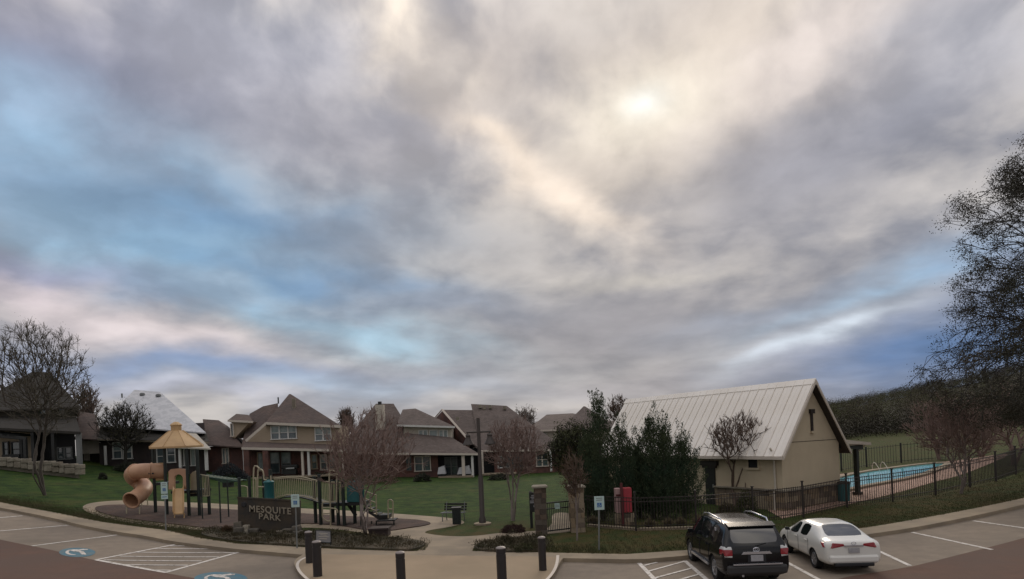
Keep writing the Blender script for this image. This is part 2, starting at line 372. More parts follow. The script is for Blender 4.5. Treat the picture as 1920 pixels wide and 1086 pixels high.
def obj(name, mb, m, parent=None, smooth=False, local=False, label=None, bevel=0):
    """one mesh object; coordinates are the world's unless local"""
    org = Vector((0, 0, 0)) if (local or parent is None) else ORG.get(parent.name, Vector((0, 0, 0)))
    me = bpy.data.meshes.new(name)
    me.from_pydata([(v[0]-org.x, v[1]-org.y, v[2]-org.z) for v in mb.v], [], mb.f)
    me.materials.append(M[m] if isinstance(m, str) else m)
    if smooth:
        me.polygons.foreach_set('use_smooth', [True]*len(me.polygons))
    o = link(name, me, parent); ORG[o.name] = org
    if smooth and smooth != 'all': me.set_sharp_from_angle(angle=math.radians(40))
    if label: o['label'] = label
    if bevel:
        b = o.modifiers.new('bevel', 'BEVEL'); b.width = bevel; b.segments = 2; b.limit_method = 'ANGLE'
    return o
def thing(name, label, cat, loc, group=None, rz=0.0):
    o = bpy.data.objects.new(name, None); COL.objects.link(o); o.location = loc; o.rotation_euler = (0, 0, rz)
    o.empty_display_size = .2
    o['label'] = label; o['category'] = cat
    if group: o['group'] = group
    ORG[o.name] = Vector(loc); return o
def tag(o, label, cat, group=None, kind=None):
    o['label'] = label; o['category'] = cat
    if group: o['group'] = group
    if kind: o['kind'] = kind
    return o
def copy_thing(src, loc, rz=None, label=None, scale=None):
    def cp(o, par):
        c = o.copy(); COL.objects.link(c); c.parent = par; ORG[c.name] = ORG.get(o.name, Vector())
        for ch in o.children: cp(ch, c)
        return c
    c = cp(src, None); c.location = loc
    if rz is not None: c.rotation_euler = (0, 0, rz)
    if scale: c.scale = scale
    if label: c['label'] = label
    return c
# ------------------------------------------------------------------ ground
def chaikin(P, n=1, closed=True):
    P = [Vector(p[:2]) for p in P]
    for _ in range(n):
        Q = []; L = len(P)
        if not closed: Q.append(P[0])
        for i in range(L if closed else L-1):
            a, b = P[i], P[(i+1) % L]; Q += [a*.75+b*.25, a*.25+b*.75]
        if not closed: Q.append(P[-1])
        P = Q
    return P
def dense(P, step=1.0, closed=True):
    Q = []; L = len(P)
    for i in range(L if closed else L-1):
        a, b = Vector(P[i][:2]), Vector(P[(i+1) % L][:2]); n = max(1, int(math.ceil((b-a).length/step)))
        for k in range(n): Q.append(a+(b-a)*k/n)
    if not closed: Q.append(Vector(P[-1][:2]))
    return Q
def inside(p, P):
    c = False; n = len(P); x, y = p
    for i in range(n):
        x1, y1 = P[i][0], P[i][1]; x2, y2 = P[(i+1) % n][0], P[(i+1) % n][1]
        if (y1 > y) != (y2 > y) and x < (x2-x1)*(y-y1)/(y2-y1)+x1: c = not c
    return c
def drape(name, poly, off, m, skirt=0.0, step=1.3, zf=None, parent=None, jit=0.0):
    P = dense([Vector((p[0], p[1])) for p in poly], step); n = len(P)
    pts = list(P); A = np.array([(p.x, p.y) for p in P]); Bn = np.roll(A, -1, axis=0)
    gx, gy = np.meshgrid(np.arange(A[:, 0].min()+step/2, A[:, 0].max(), step), np.arange(A[:, 1].min()+step/2, A[:, 1].max(), step))
    Q = np.stack([gx.ravel(), gy.ravel()], 1)
    if len(Q):
        ins = np.zeros(len(Q), bool)
        for (ax, ay), (bx_, by_) in zip(A, Bn):
            if ay == by_: continue
            ins ^= ((ay > Q[:, 1]) != (by_ > Q[:, 1])) & (Q[:, 0] < (bx_-ax)*(Q[:, 1]-ay)/(by_-ay)+ax)
        Q = Q[ins]
        for q in Q:
            if ((A-q)**2).sum(1).min() > (step*.35)**2: pts.append(Vector((float(q[0]), float(q[1]))))
    vo, _, fo, _, _, _ = delaunay_2d_cdt(pts, [(i, (i+1) % n) for i in range(n)], [], 1, 1e-5)
    zf = zf or (lambda x, y: g(x, y))
    fs = []
    for f in fo:
        a, b, c = [vo[i] for i in f[:3]]
        fs.append(tuple(f) if (b-a).cross(c-a) > 0 else tuple(reversed(f)))
    mb = MB(); mb.add([(v.x, v.y, zf(v.x, v.y)+off+(noise.noise(Vector((v.x*1.3, v.y*1.3, 0)))*jit if jit else 0)) for v in vo], fs)
    if skirt:
        k = len(mb.v); mb.v += [(p.x, p.y, zf(p.x, p.y)+off) for p in P]+[(p.x, p.y, zf(p.x, p.y)+off-skirt) for p in P]
        for i in range(n): j = (i+1) % n; mb.f.append((k+i, k+j, k+n+j, k+n+i))
    o = obj(name, mb, m, parent)
    return o
def pxy(L, off=0.0): return [gp(u, v, off) for u, v in L]
def setting(o): o['kind'] = 'structure'; return o
LOT = -0.13
A_L = [(-420, 880), (-200, 915), (0, 956), (100, 976), (152, 990), (221, 1003), (277, 1011), (317, 1020), (400, 1031), (454, 1037), (500, 1041), (568, 1047)]
BULB_L = [(568, 1047), (556, 1054), (551, 1063), (556, 1076), (575, 1092), (600, 1112)]
BULB_R = [(1005, 1112), (1030, 1090), (1044, 1076), (1050, 1062), (1056, 1054)]
A_R = [(1056, 1054), (1100, 1055), (1194, 1057), (1260, 1052), (1330, 1045), (1480, 1028), (1640, 1007), (1708, 997), (1824, 974), (1920, 952), (2060, 915), (2250, 870)]
G = [(-420, 872), (-200, 905), (0, 944), (100, 963), (190, 981), (308, 996), (371, 1011), (444, 1022), (500, 1024), (558, 1028), (631, 1032), (756, 1036), (803, 1036), (883, 1036), (960, 1037), (1029, 1039), (1178, 1042), (1297, 1034), (1480, 1011), (1640, 990), (1750, 971), (1920, 937), (2060, 902), (2250, 858)]
KA = chaikin(pxy(A_L, LOT), 1, False)+chaikin(pxy(BULB_L+BULB_R, LOT), 2, False)+chaikin(pxy(A_R, LOT), 1, False)
GA = [Vector(p[:2]) for p in pxy(G)]
# lot: grid under everything in front
mb = MB(); NX, NY = 130, 90; x0, x1, y0, y1 = -65, 65, -25, 65
for j in range(NY+1):
    for i in range(NX+1):
        x = x0+(x1-x0)*i/NX; y = y0+(y1-y0)*j/NY; mb.v.append((x, y, g(x, y)+LOT))
for j in range(NY):
    for i in range(NX): a = j*(NX+1)+i; mb.f.append((a, a+1, a+NX+2, a+NX+1))
setting(obj('parking_lot', mb, 'lot', smooth='all'))
# lawn, out to the horizon
mb = MB(); GD = dense(GA, 1.0, False)
def xs_interp(P, x):
    for i in range(len(P)-1):
        if P[i].x <= x <= P[i+1].x: return P[i].y+(P[i+1].y-P[i].y)*(x-P[i].x)/max(1e-6, P[i+1].x-P[i].x)
    return P[0].y if x < P[0].x else P[-1].y
cols = [-700, -400, -200, -120, -90]+[-75+i for i in range(int(150))]+[90, 120, 200, 400, 700]
rows = [0]; st = .8
while rows[-1] < 900: rows.append(rows[-1]+st); st = st*1.06
for x in cols:
    yb = xs_interp(GA, x)-0.05
    for r in rows:
        y = yb+r; far = min(1, max(0, (y-140)/200)); mb.v.append((x, y, g(x, y)*(1-far*.2)))
n = len(rows)
for i in range(len(cols)-1):
    for j in range(n-1): a = i*n+j; mb.f.append((a, a+n, a+n+1, a+1))
setting(obj('lawn', mb, 'grass', smooth='all'))
# concrete kerb and walk with the bulb-out plaza
setting(drape('sidewalk', [Vector(p[:2]) for p in KA]+list(reversed([p+Vector((0, .25)) for p in GA])), .006, 'conc', skirt=.14))
PL = [(563, 1050), (556, 1060), (562, 1074), (580, 1090), (608, 1110), (1000, 1110), (1025, 1090), (1038, 1076), (1043, 1062), (1046, 1046), (1030, 1044), (883, 1043), (803, 1042), (640, 1040), (590, 1040)]
setting(drape('plaza', chaikin(pxy(PL), 1), .012, 'plaza'))
ed = MB(); e = dense(chaikin(pxy([(590, 1040), (563, 1050), (556, 1060), (562, 1074), (580, 1090)]), 2, False), .3, False)
for E in (e, dense(chaikin(pxy([(1046, 1042), (1045, 1055), (1040, 1070), (1028, 1086), (1010, 1100)]), 2, False), .3, False)):
    for i in range(len(E)-1):
        a, b = E[i], E[i+1]; d = (b-a).normalized(); nn = Vector((-d.y, d.x))*.05
        k = len(ed.v)
        for p in (a-nn, b-nn, b+nn, a+nn): ed.v.append((p.x, p.y, g(p.x)+.018))
        ed.f.append((k, k+1, k+2, k+3))
setting(obj('kerb_joint_line', ed, 'trim'))
# red aisle
AI = [(-500, 985), (-200, 990), (0, 1012), (90, 1030), (175, 1050), (312, 1075), (375, 1086), (520, 1118), (560, 1180), (-500, 1180)]
setting(drape('drive_aisle', [Vector(p[:2]) for p in pxy(AI, LOT)], LOT+.004, 'aisle', step=1.5))
AI = [(2300, 960), (2100, 980), (1920, 1009), (1800, 1040), (1712, 1062), (1588, 1082), (1500, 1105), (1400, 1180), (2500, 1180)]
setting(drape('drive_aisle', [Vector(p[:2]) for p in pxy(AI, LOT)], LOT+.004, 'aisle', step=1.5))
# park path, playground surface, beds
PATH = [(560, 988), (640, 993), (700, 1003), (727, 1006), (740, 1011), (803, 1020), (777, 1036), (790, 1041), (884, 1041), (886, 1030), (892, 1023), (919, 1016), (958, 1008), (1006, 1004), (1040, 1000), (1075, 997), (1082, 985), (1075, 962), (1034, 961), (1036, 985), (1019, 994), (1006, 996), (940, 999), (890, 1006), (840, 1006), (812, 1003), (793, 999), (806, 994), (840, 989), (872, 982), (868, 976), (840, 971), (790, 967), (737, 963), (645, 957), (445, 946), (310, 940), (232, 938), (175, 942), (153, 949), (158, 959), (190, 969), (232, 980), (330, 990), (445, 1001), (520, 1000)]
setting(drape('park_path', chaikin(pxy(PATH), 2), .010, 'conc', skirt=.03, step=1.0))
PG = [(175, 952), (200, 948), (240, 947), (330, 951), (445, 957), (560, 963), (645, 969), (737, 973), (787, 976), (812, 982), (795, 987), (766, 991), (728, 997), (690, 996), (640, 986), (560, 981), (520, 993), (440, 997), (330, 984), (240, 974), (185, 962)]
setting(drape('playground_mulch', chaikin(pxy(PG), 2), .045, 'mulch', step=.7, jit=.02, skirt=.05))
B1 = [(372, 1004), (385, 996), (440, 993), (540, 996), (640, 1001), (700, 1008), (760, 1012), (800, 1019), (795, 1026), (775, 1034), (740, 1033), (640, 1029), (560, 1025), (470, 1020), (420, 1014)]
setting(drape('planting_bed', chaikin(pxy(B1), 2), .075, 'bed', skirt=.1, step=.5, jit=.05))
B2 = [(886, 1032), (893, 1023), (919, 1017), (958, 1009), (1010, 1008), (1030, 1018), (1022, 1034), (985, 1036), (930, 1036)]
setting(drape('planting_bed', chaikin(pxy(B2), 2), .075, 'bed', skirt=.1, step=.5, jit=.05))
# painted lines
def line(mb, a, b, w=.1, off=LOT+.009):
    a, b = Vector(a[:2]), Vector(b[:2]); d = b-a; L = d.length; d.normalize(); nn = Vector((-d.y, d.x))*w/2; n = max(1, int(L/.8))
    for i in range(n):
        p, q = a+d*L*i/n, a+d*L*(i+1)/n; k = len(mb.v)
        for r in (p-nn, q-nn, q+nn, p+nn): mb.v.append((r.x, r.y, g(r.x)+off))
        mb.f.append((k, k+1, k+2, k+3))
def pxline(mb, a, b, w=.1, **k): line(mb, gp(*a, LOT), gp(*b, LOT), w, **k)
for a, b in (((-60, 976), (42, 967.5)), ((-60, 1001), (129, 985)), ((60, 1024), (219, 1003.5)), ((1474, 1054), (1570, 1106)), ((1640, 1030), (1706, 1061)), ((1710, 998.5), (1860, 1031)), ((1825, 977), (1960, 996))):
    mb = MB(); pxline(mb, a, b, .13); setting(obj('stall_line', mb, 'paint'))
def hatch(P, ticks, name='hatched_aisle_marking'):
    mb = MB()
    for a, b in P: pxline(mb, a, b, .14)
    for a, b in ticks: pxline(mb, a, b, .10, off=LOT+.013)
    return setting(obj(name, mb, 'paint'))
hatch([((180, 1050), (330, 1021)), ((180, 1050), (312, 1074)), ((310, 1074), (447, 1036))],
      [((318, 1024), (347, 1024)), ((292, 1029.5), (404, 1029.5)), ((258, 1036), (440, 1037)), ((225, 1043.5), (410, 1045)), ((195, 1050.5), (378, 1052.5)), ((228, 1059.5), (352, 1060.5)), ((290, 1069.5), (320, 1070))])
hatch([((1198, 1056), (1240, 1100)), ((1284, 1052), (1340, 1100))],
      [((1207, 1061), (1232, 1055)), ((1215, 1072), (1284, 1053)), ((1222, 1086), (1297, 1066)), ((1240, 1098), (1311, 1077)), ((1280, 1105), (1325, 1089))])
def wheelchair(u, v, ru, rv):
    c = gp(u, v, LOT); ex = gp(u+ru, v, LOT)-c; ey = gp(u, v-rv, LOT)-c
    mb = MB(); P = [c+ex*math.cos(a*math.pi/14)+ey*math.sin(a*math.pi/14) for a in range(28)]
    mb.add([(p.x, p.y, g(p.x)+LOT+.010) for p in P], [tuple(range(28))]) if ex.cross(ey).z > 0 else mb.add([(p.x, p.y, g(p.x)+LOT+.010) for p in P], [tuple(reversed(range(28)))])
    o = setting(obj('blue_parking_oval', mb, 'blue'))
    s = MB(); at = lambda x, y: c+ex*x+ey*y
    def pl(L, w=.11):
        for i in range(len(L)-1): line(s, at(*L[i]), at(*L[i+1]), w, off=LOT+.016+.0008*len(s.f) % .004)
    pl([(-.15+.42*math.cos(a), -.02+.55*math.sin(a)) for a in [math.radians(x) for x in range(60, 300, 24)]], .10)
    pl([(-.38, .5), (-.02, .2), (.1, .45), (.42, .62), (.40, .45)], .2); pl([(-.02, .2), (.22, .1), (.36, -.5), (.48, -.45)], .14)
    obj('wheelchair_symbol', s, 'paint', o)
wheelchair(145, 1036, 34, 8.5); wheelchair(414, 1085, 50, 12)
# ------------------------------------------------------------------ houses
SHEAR = 0.0
def wbox(mb, u0, v0, u1, v1, Y, dep):
    um, vm = (u0+u1)/2, (v0+v1)/2
    X0, X1 = W(u0, vm, Y).x, W(u1, vm, Y).x; Z1, Z0 = W(um, v0, Y).z, W(um, v1, Y).z
    if SHEAR and dep > 2: return mb.hull([(x+k*dep*SHEAR, Y+k*dep, z) for x in (X0, X1) for z in (Z0, Z1) for k in (0, 1)])
    return mb.box(((X0+X1)/2, Y+dep/2, (Z0+Z1)/2), (abs(X1-X0), dep, abs(Z1-Z0)))
def pbox(name, m, par, u0, v0, u1, v1, Y, dep, **k): return obj(name, wbox(MB(), u0, v0, u1, v1, Y, dep), m, par, **k)
def pbar(mb, a, b, Y, w=.16, dep=.1, Y2=None):
    """straight board between two photo points at depth Y"""
    A, B = W(*a, Y), W(*b, Y2 or Y); d = (B-A); L = d.length; d.normalize(); up = Vector((0, 1, 0)).cross(d)*-1
    if up.z < 0: up = -up
    h = up*w/2; y = Vector((0, dep/2, 0))
    return mb.hull([A-h-y, A+h-y, B-h-y, B+h-y, A-h+y, A+h+y, B-h+y, B+h+y])
def roof(name, m, par, eave, Yf, Yb, ridge, th=.12, **k):
    """closed solid: front eave points and the same at the back, then ridge points (u, v, depth)"""
    P = [W(u, v, Yf) for u, v in eave]; Q = []
    for p in P: b_ = p.x+(Yb-Yf)*SHEAR; Q += [p, p-Vector((0, 0, th)), Vector((b_, Yb, p.z)), Vector((b_, Yb, p.z-th))]
    for u, v, Y in ridge: Q.append(W(u, v, Y))
    return obj(name, MB().hull(Q), m, par, **k)
def fascia(par, pts, Y, w=.18, m='trim'):
    mb = MB()
    for a, b in zip(pts, pts[1:]): pbar(mb, a, b, Y, w, .06)
    return obj('fascia', mb, m, par)
def window(par, u0, v0, u1, v1, Y, n=1, gm='glass', fm='white', fw=.09, mid=True, lower='glass'):
    """frame standing proud of the wall; two sashes per light"""
    um, vm = (u0+u1)/2, (v0+v1)/2
    X0, X1 = W(u0, vm, Y).x, W(u1, vm, Y).x; Z1, Z0 = W(um, v0, Y).z, W(um, v1, Y).z
    fr = MB(); yc = Y-.05
    fr.box(((X0+X1)/2, yc, Z1-fw/2), (X1-X0, .12, fw)); fr.box(((X0+X1)/2, yc-.02, Z0+fw/2), (X1-X0+.1, .16, fw))
    for i in range(n+1):
        x = X0+(X1-X0)*i/n; x += fw/2 if i == 0 else (-fw/2 if i == n else 0)
        fr.box((x, yc, (Z0+Z1)/2), (fw*(1 if i in (0, n) else 1.5), .118, Z1-Z0-2*fw))
    f = obj('window', fr, fm, par)
    w = (X1-X0)/n
    for i in range(n):
        a, b = X0+w*i+fw*.8, X0+w*(i+1)-fw*.8; zm = Z0+(Z1-Z0)*.48
        if mid:
            obj('pane', MB().box(((a+b)/2, Y-.02, (zm+Z1-fw)/2+.02), (b-a, .02, Z1-fw-zm-.04)), gm, f)
            obj('pane', MB().box(((a+b)/2, Y-.01, (zm+Z0+fw)/2-.02), (b-a, .02, zm-Z0-fw-.04)), lower, f)
            obj('sash_rail', MB().box(((a+b)/2, Y-.04, zm), (b-a, .05, .06)), fm, f)
        else:
            obj('pane', MB().box(((a+b)/2, Y-.02, (Z0+Z1)/2), (b-a, .02, Z1-Z0-2*fw)), gm, f)
    return f
def wallpoly(name, m, par, pts, Y, dep, **k): return obj(name, MB().prism([W(u, v, Y) for u, v in pts], (0, dep, 0)), m, par, **k)
def post(par, u, v0, v1, Y, w=.18, m='white', name='porch_post'):
    a = W(u, v0, Y); z0 = W(u, v1, Y).z; return obj(name, MB().box((a.x, Y, (a.z+z0)/2), (w, w, a.z-z0)), m, par)
def houseat(name, label, u, v, Y):
    global SHEAR
    p = W(u, v, Y); SHEAR = .95*p.x/p.y; return thing(name, label, 'house', (p.x, Y, p.z), 'houses beyond the lawn')

# 1: dark two-storey house at the far left, above the retaining wall
Y = 52
h = houseat('house', 'dark two-storey house with steep hip roof above pale stone retaining wall', 70, 868, Y)
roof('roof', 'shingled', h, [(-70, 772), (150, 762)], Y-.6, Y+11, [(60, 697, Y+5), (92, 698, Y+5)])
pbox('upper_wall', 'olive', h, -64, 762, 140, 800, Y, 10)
roof('porch_roof', 'shingled', h, [(-80, 800), (151, 811)], Y-2.6, Y+.1, [(-70, 780, Y), (143, 783, Y)])
pbox('wall', 'tan', h, -64, 800, 60, 900, Y+.05, 10, label='tan ground-floor wall')
pbox('porch_wall', 'dark', h, 60, 806, 142, 900, Y+1.0, 8)
window(h, 74, 757, 90, 778, Y, 1, 'glass', 'shrub'); window(h, 108, 760, 124, 780, Y, 1, 'glass', 'shrub')
window(h, 6, 828, 18, 856, Y, 1, 'glass', 'darkmetal'); window(h, 22, 828, 40, 856, Y, 1, 'glass', 'darkmetal')
window(h, 108, 838, 136, 862, Y+1.0, 2, 'glass', 'galv')
for u in (62, 100): post(h, u, 811, 870, Y-2.3, .25, 'darkmetal')
post(h, 147, 812, 874, Y-2.3, .3, 'galv')
o = MB(); pbar(o, (-70, 801), (151, 812), Y-2.64, .2, .06); obj('fascia', o, 'shingled', h)
# pergola
p = W(20, 865, 49); t = thing('pergola', 'black garden pergola behind the pale retaining wall at the left edge', 'pergola', tuple(p))
for u, v0, v1, Yy in ((47, 824, 866, 48.6), (-60, 812, 862, 48.6), (40, 822, 864, 50.6)):
    post(t, u, v0, v1, Yy, .22, 'darkmetal', 'post')
for v, Yy in ((0, 48.6), (1, 50.6)):
    mb = MB(); pbar(mb, (-64, 812+v), (50, 822+v), Yy, .22, .12); obj('beam', mb, 'darkmetal', t)
for i in range(9):
    a = W(-60+i*13, 811+i*1.2, 49.6); obj('rafter', MB().box((a.x, 49.6, a.z+.18), (.08, 3, .14)), 'darkmetal', t)
obj('bench', wbox(MB(), 4, 852, 36, 860, 50.4, .6), 'darkmetal', t)
# retaining wall of pale blocks
p = W(75, 885, 46.5); t = thing('retaining_wall', 'stepped retaining wall of pale limestone blocks along the top of the lawn', 'wall', tuple(p))
top = lambda u: 858+max(0, u)*.062 + (4 if u > 48 else 0)
u = -60; k = 0
base = obj('backing', MB().hull([W(uu, vv, YY) for uu, vv in ((-62, 866), (149, 875), (-62, 900), (149, 900)) for YY in (46.9, 48.3)]), 'stonel', t)
rnd = random.Random(5)
while u < 150:
    w = rnd.choice((10, 13, 16, 20)); u1 = min(152, u+w); vt = top((u+u1)/2)+rnd.uniform(-.8, .8)-(2 if 60 < u < 110 else 0)
    vb = 871+u*.115 if u > 0 else 871
    vm = (vt+vb)/2+rnd.uniform(-1, 1)
    for a, b in (((vt, vm),) if u < 20 else ((vt, vm), (vm, vb+4))) + (((vm, vb+4),) if u < 20 else ()):
        obj('block', wbox(MB(), u+.3, a, u1-.3, b-.4, 46.5+rnd.uniform(-.05, .05), .5), 'stonel', t, bevel=.04)
    u = u1
# low cream garage between houses
Y = 58
h = houseat('garage', 'low cream wall and brown roof wing between dark house and white-roofed house', 168, 866, Y)
h['category'] = 'garage'; del h['group']
pbox('wall', 'tan2', h, 149, 824, 186, 851, Y, 6); pbox('lower_wall', 'olive', h, 148, 851, 188, 885, Y+.6, 5)
roof('roof', 'shingle', h, [(140, 822), (192, 824)], Y-.6, Y+7, [(150, 772, Y+3.2), (178, 776, Y+3.2)])
pbox('door', 'tan2', h, 157, 851, 168, 864, Y+.54, .06)
# 2: house with white underlayment roof
Y = 57
h = houseat('house', 'single-storey dark brick house with white unshingled roof behind tube slide', 290, 880, Y)
roof('roof', 'wrap', h, [(186, 797), (386, 811)], Y+.6, Y+14, [(252, 731, Y+6.5), (300, 735, Y+6.5)], label='white underlayment roof')
roof('lower_roof', 'shingled', h, [(183, 823), (392, 828)], Y-.5, Y+6, [(190, 799, Y+2.2), (387, 812, Y+2.2)])
fascia(h, [(183, 824), (250, 827), (392, 830)], Y-.56, .16, 'stonel')
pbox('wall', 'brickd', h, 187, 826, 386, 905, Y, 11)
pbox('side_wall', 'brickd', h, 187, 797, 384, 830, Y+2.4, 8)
window(h, 212, 829, 230, 861, Y, 1, 'glassl'); window(h, 232, 833, 249, 861, Y, 1, 'glassl')
window(h, 294, 838, 311, 872, Y, 1, 'glass'); window(h, 313, 836, 330, 868, Y, 1, 'glass')
window(h, 345, 842, 352, 874, Y, 1, 'glassl', mid=False); window(h, 358, 842, 368, 874, Y, 1, 'glassl', mid=False)
post(h, 197, 836, 872, Y-.9, .16); post(h, 337, 838, 877, Y-1.8, .2); post(h, 386, 840, 882, Y-1.8, .22)
roof('patio_roof', 'tan2', h, [(330, 838), (395, 841)], Y-2.4, Y+.2, [(352, 812, Y-.6), (368, 813, Y-.6)], label='pale patio roof')
pbox('dormer', 'olive', h, 260, 806, 275, 824, Y+1.6, 2)
for u, v in ((267, 742), (297, 744)): obj('roof_vent', MB().lathe(W(u, v, Y+5.7), [(.22, 0), (.26, .1), (.22, .25), (.08, .3)], 10), 'galv', h)
obj('vent_pipe', MB().tube([W(229, 746, Y+6.4), W(228.5, 738, Y+6.4)], .08), 'galv', h)
obj('vent_pipe', MB().tube([W(290, 761, Y+4.9), W(290, 756, Y+4.9)], .12), 'darkmetal', h)
obj('vent_pipe', MB().tube([W(286, 757, Y+5.2), W(286, 752, Y+5.2)], .10), 'darkmetal', h)
# 3: tan two-storey
Y = 60
h = houseat('house', 'tan two-storey house with three-light window behind the arched playground bridge', 545, 893, Y)
roof('roof', 'shingle', h, [(496, 795), (640, 799)], Y-.6, Y+11, [(542, 739, Y+5), (545, 739, Y+5)])
roof('side_roof', 'shingle', h, [(452, 838), (520, 842)], Y-.4, Y+11, [(468, 776, Y+4.2), (493, 762, Y+4.8), (511, 760, Y+4.8), (521, 756, Y+4.8)])
roof('wing_roof', 'shingle', h, [(386, 834), (456, 838)], Y-.2, Y+9, [(380, 786, Y+4.5), (410, 788, Y+4.5), (427, 799, Y+4.2)])
wallpoly('upper_wall', 'tan', h, [(499, 793), (634, 799), (634, 836), (461, 831), (461, 827)], Y, 4)
pbox('upper_side_wall', 'tan', h, 520, 798, 633, 840, Y+.02+4, 6)
fascia(h, [(461, 827), (499, 794), (566, 797), (640, 800)], Y-.62, .24)
wallpoly('dormer_wall', 'tan', h, [(434, 791), (469, 791), (440, 822), (434, 820)], Y+1.0, 3)
roof('dormer_roof', 'shingle', h, [(427, 788), (474, 791)], Y+.7, Y+5, [(443, 776, Y+2.6), (466, 778, Y+2.6)])
fascia(h, [(427, 789), (474, 791.5)], Y+.66, .2)
window(h, 432.5, 794, 439, 819, Y+1.0, 1, 'glass', 'trim', mid=False)
roof('porch_roof', 'shingle', h, [(453, 840), (646, 844)], Y-2.4, Y+.1, [(460, 828, Y-.1), (637, 834, Y-.1)])
fascia(h, [(453, 841), (646, 845)], Y-2.46, .22)
pbox('wall', 'brick', h, 462, 836, 636, 925, Y+.06, 9.6); pbox('wing_wall', 'brick', h, 390, 836, 462, 918, Y+.4, 8, label='dark brick wing wall')
window(h, 508, 797.5, 557, 824, Y, 3, 'glassl'); window(h, 590.5, 801, 621.5, 827, Y, 2, 'glassl')
window(h, 483, 848, 495, 884, Y+.06, 1, 'glassl', 'tan', mid=False)
window(h, 506, 848, 525, 888, Y+.06, 1, 'glassl', 'galv'); window(h, 528, 848, 546, 888, Y+.06, 1, 'glassl', 'galv')
window(h, 584, 852, 595.5, 880, Y+.06, 1, 'glassl', 'tan'); window(h, 600.5, 852, 614, 882, Y+.06, 1, 'glassl', 'trim'); window(h, 617, 852, 631, 880, Y+.06, 1, 'glassl', 'tan')
window(h, 417, 840, 430, 870, Y+.4, 2, 'glassl', 'trim', mid=False)
for u, w, m in ((457, .16, 'white'), (463, .5, 'brick'), (499, .5, 'brick'), (566.5, .2, 'trim'), (578, .2, 'white'), (642, .14, 'trim')):
    post(h, u, 843, 893, Y-2.2, w, m)
obj('vent_pipe', MB().box(tuple(W(551, 757, Y+2.4)), (.3, .3, 1.0)), 'stonel', h); obj('vent_pipe', MB().tube([W(522, 757, Y+4.8), W(521.5, 745, Y+4.8)], .07), 'darkmetal', h)
obj('patio_slab', wbox(MB(), 462, 893, 640, 896, Y-2.6, 2.6), 'conc', h)
p = W(545, 890, Y-1.4); t = thing('barbecue_grill', 'dark barbecue grill on the patio of the tan two-storey house', 'grill', tuple(p))
obj('firebox', MB().box((p.x, p.y, p.z+.75), (1.5, .6, .4)), 'darkmetal', t, bevel=.08); obj('cart', MB().box((p.x, p.y, p.z+.28), (1.2, .5, .5)), 'darkmetal', t)
obj('shelf', MB().box((p.x+.1, p.y-.34, p.z+.62), (.8, .08, .12)), 'chrome', t)
# 4: house with chimney
Y = 66
h = houseat('house', 'brown-roofed house with pale chimney and cream dormer behind the reddish crape myrtle', 780, 892, Y)
roof('roof', 'shingle2', h, [(628, 848), (796, 851)], Y-.2, Y+13, [(705, 757, Y+5.6), (738, 757, Y+5.6)])
roof('upper_roof', 'shingle2', h, [(743, 797), (853, 800)], Y+.9, Y+10, [(755, 768, Y+4.6), (779, 766, Y+4.6)])
wallpoly('dormer_wall', 'tan2', h, [(757, 800), (845, 801), (845, 838), (757, 838)], Y+1.6, 6)
roof('porch_roof', 'shingle2', h, [(725, 850), (897, 850)], Y-1.2, Y+9, [(760, 812, Y+1.4), (794, 829, Y+1.2), (846, 820, Y+1.2)])
fascia(h, [(743, 798), (853, 801)], Y+.84, .2, 'white'); fascia(h, [(628, 849), (735, 851), (897, 852)], Y-1.26, .2)
window(h, 785, 806, 802.5, 826, Y+1.6, 2, 'glassl', mid=False); window(h, 805, 806, 821, 826, Y+1.6, 1, 'glassl', mid=False); window(h, 823, 806, 840, 826, Y+1.6, 2, 'glassl', mid=False)
pbox('wall', 'brick', h, 640, 848, 822, 925, Y, 11); pbox('porch_wall', 'dark', h, 822, 851, 892, 920, Y+1.6, 8)
window(h, 760, 855, 773, 884, Y, 1, 'glass', 'brick'); window(h, 777, 855, 808, 884, Y, 2, 'glass', 'trim', mid=False)
window(h, 834, 857, 858, 892, Y+1.6, 2, 'glass', 'galv')
post(h, 868, 851, 893, Y-.9, .32, 'trim'); post(h, 885, 851, 895, Y-.9, .24, 'white')
obj('patio_slab', wbox(MB(), 822, 893, 888, 897, Y-1.3, 3), 'conc', h)
ch = obj('chimney', wbox(MB(), 704, 759, 719.5, 812, Y+2.4, .9), 'tan2', h); obj('chimney_cap', wbox(MB(), 708.5, 753, 714.5, 759, Y+2.6, .4), 'darkmetal', ch)
obj('vent_pipe', MB().tube([W(663, 787, Y+4), W(662.5, 775, Y+4)], .08), 'galv', h)
for u, nm, lb in ((829, 'patio_chair', 'pale covered patio chair beside the brick corner of the chimney house'), (871, 'barbecue_grill', 'pale cloth-covered grill on the open patio of the chimney house')):
    p = W(u, 893, Y-.3); t = thing(nm, lb, nm.replace('_', ' ').split()[-1], tuple(p)); w = .9 if nm[0] == 'p' else 1.5
    obj('cover', MB().hull([Vector((p.x+sx*w/2*(1 if z < .5 else .7), p.y+sy*.35, p.z+z)) for sx in (-1, 1) for sy in (-1, 1) for z in (.25, .8, 1.05+.1*sx)]), 'wrap', t, smooth=False)
    obj('base', MB().box((p.x, p.y, p.z+.14), (w*.9, .5, .26)), 'darkmetal', t)
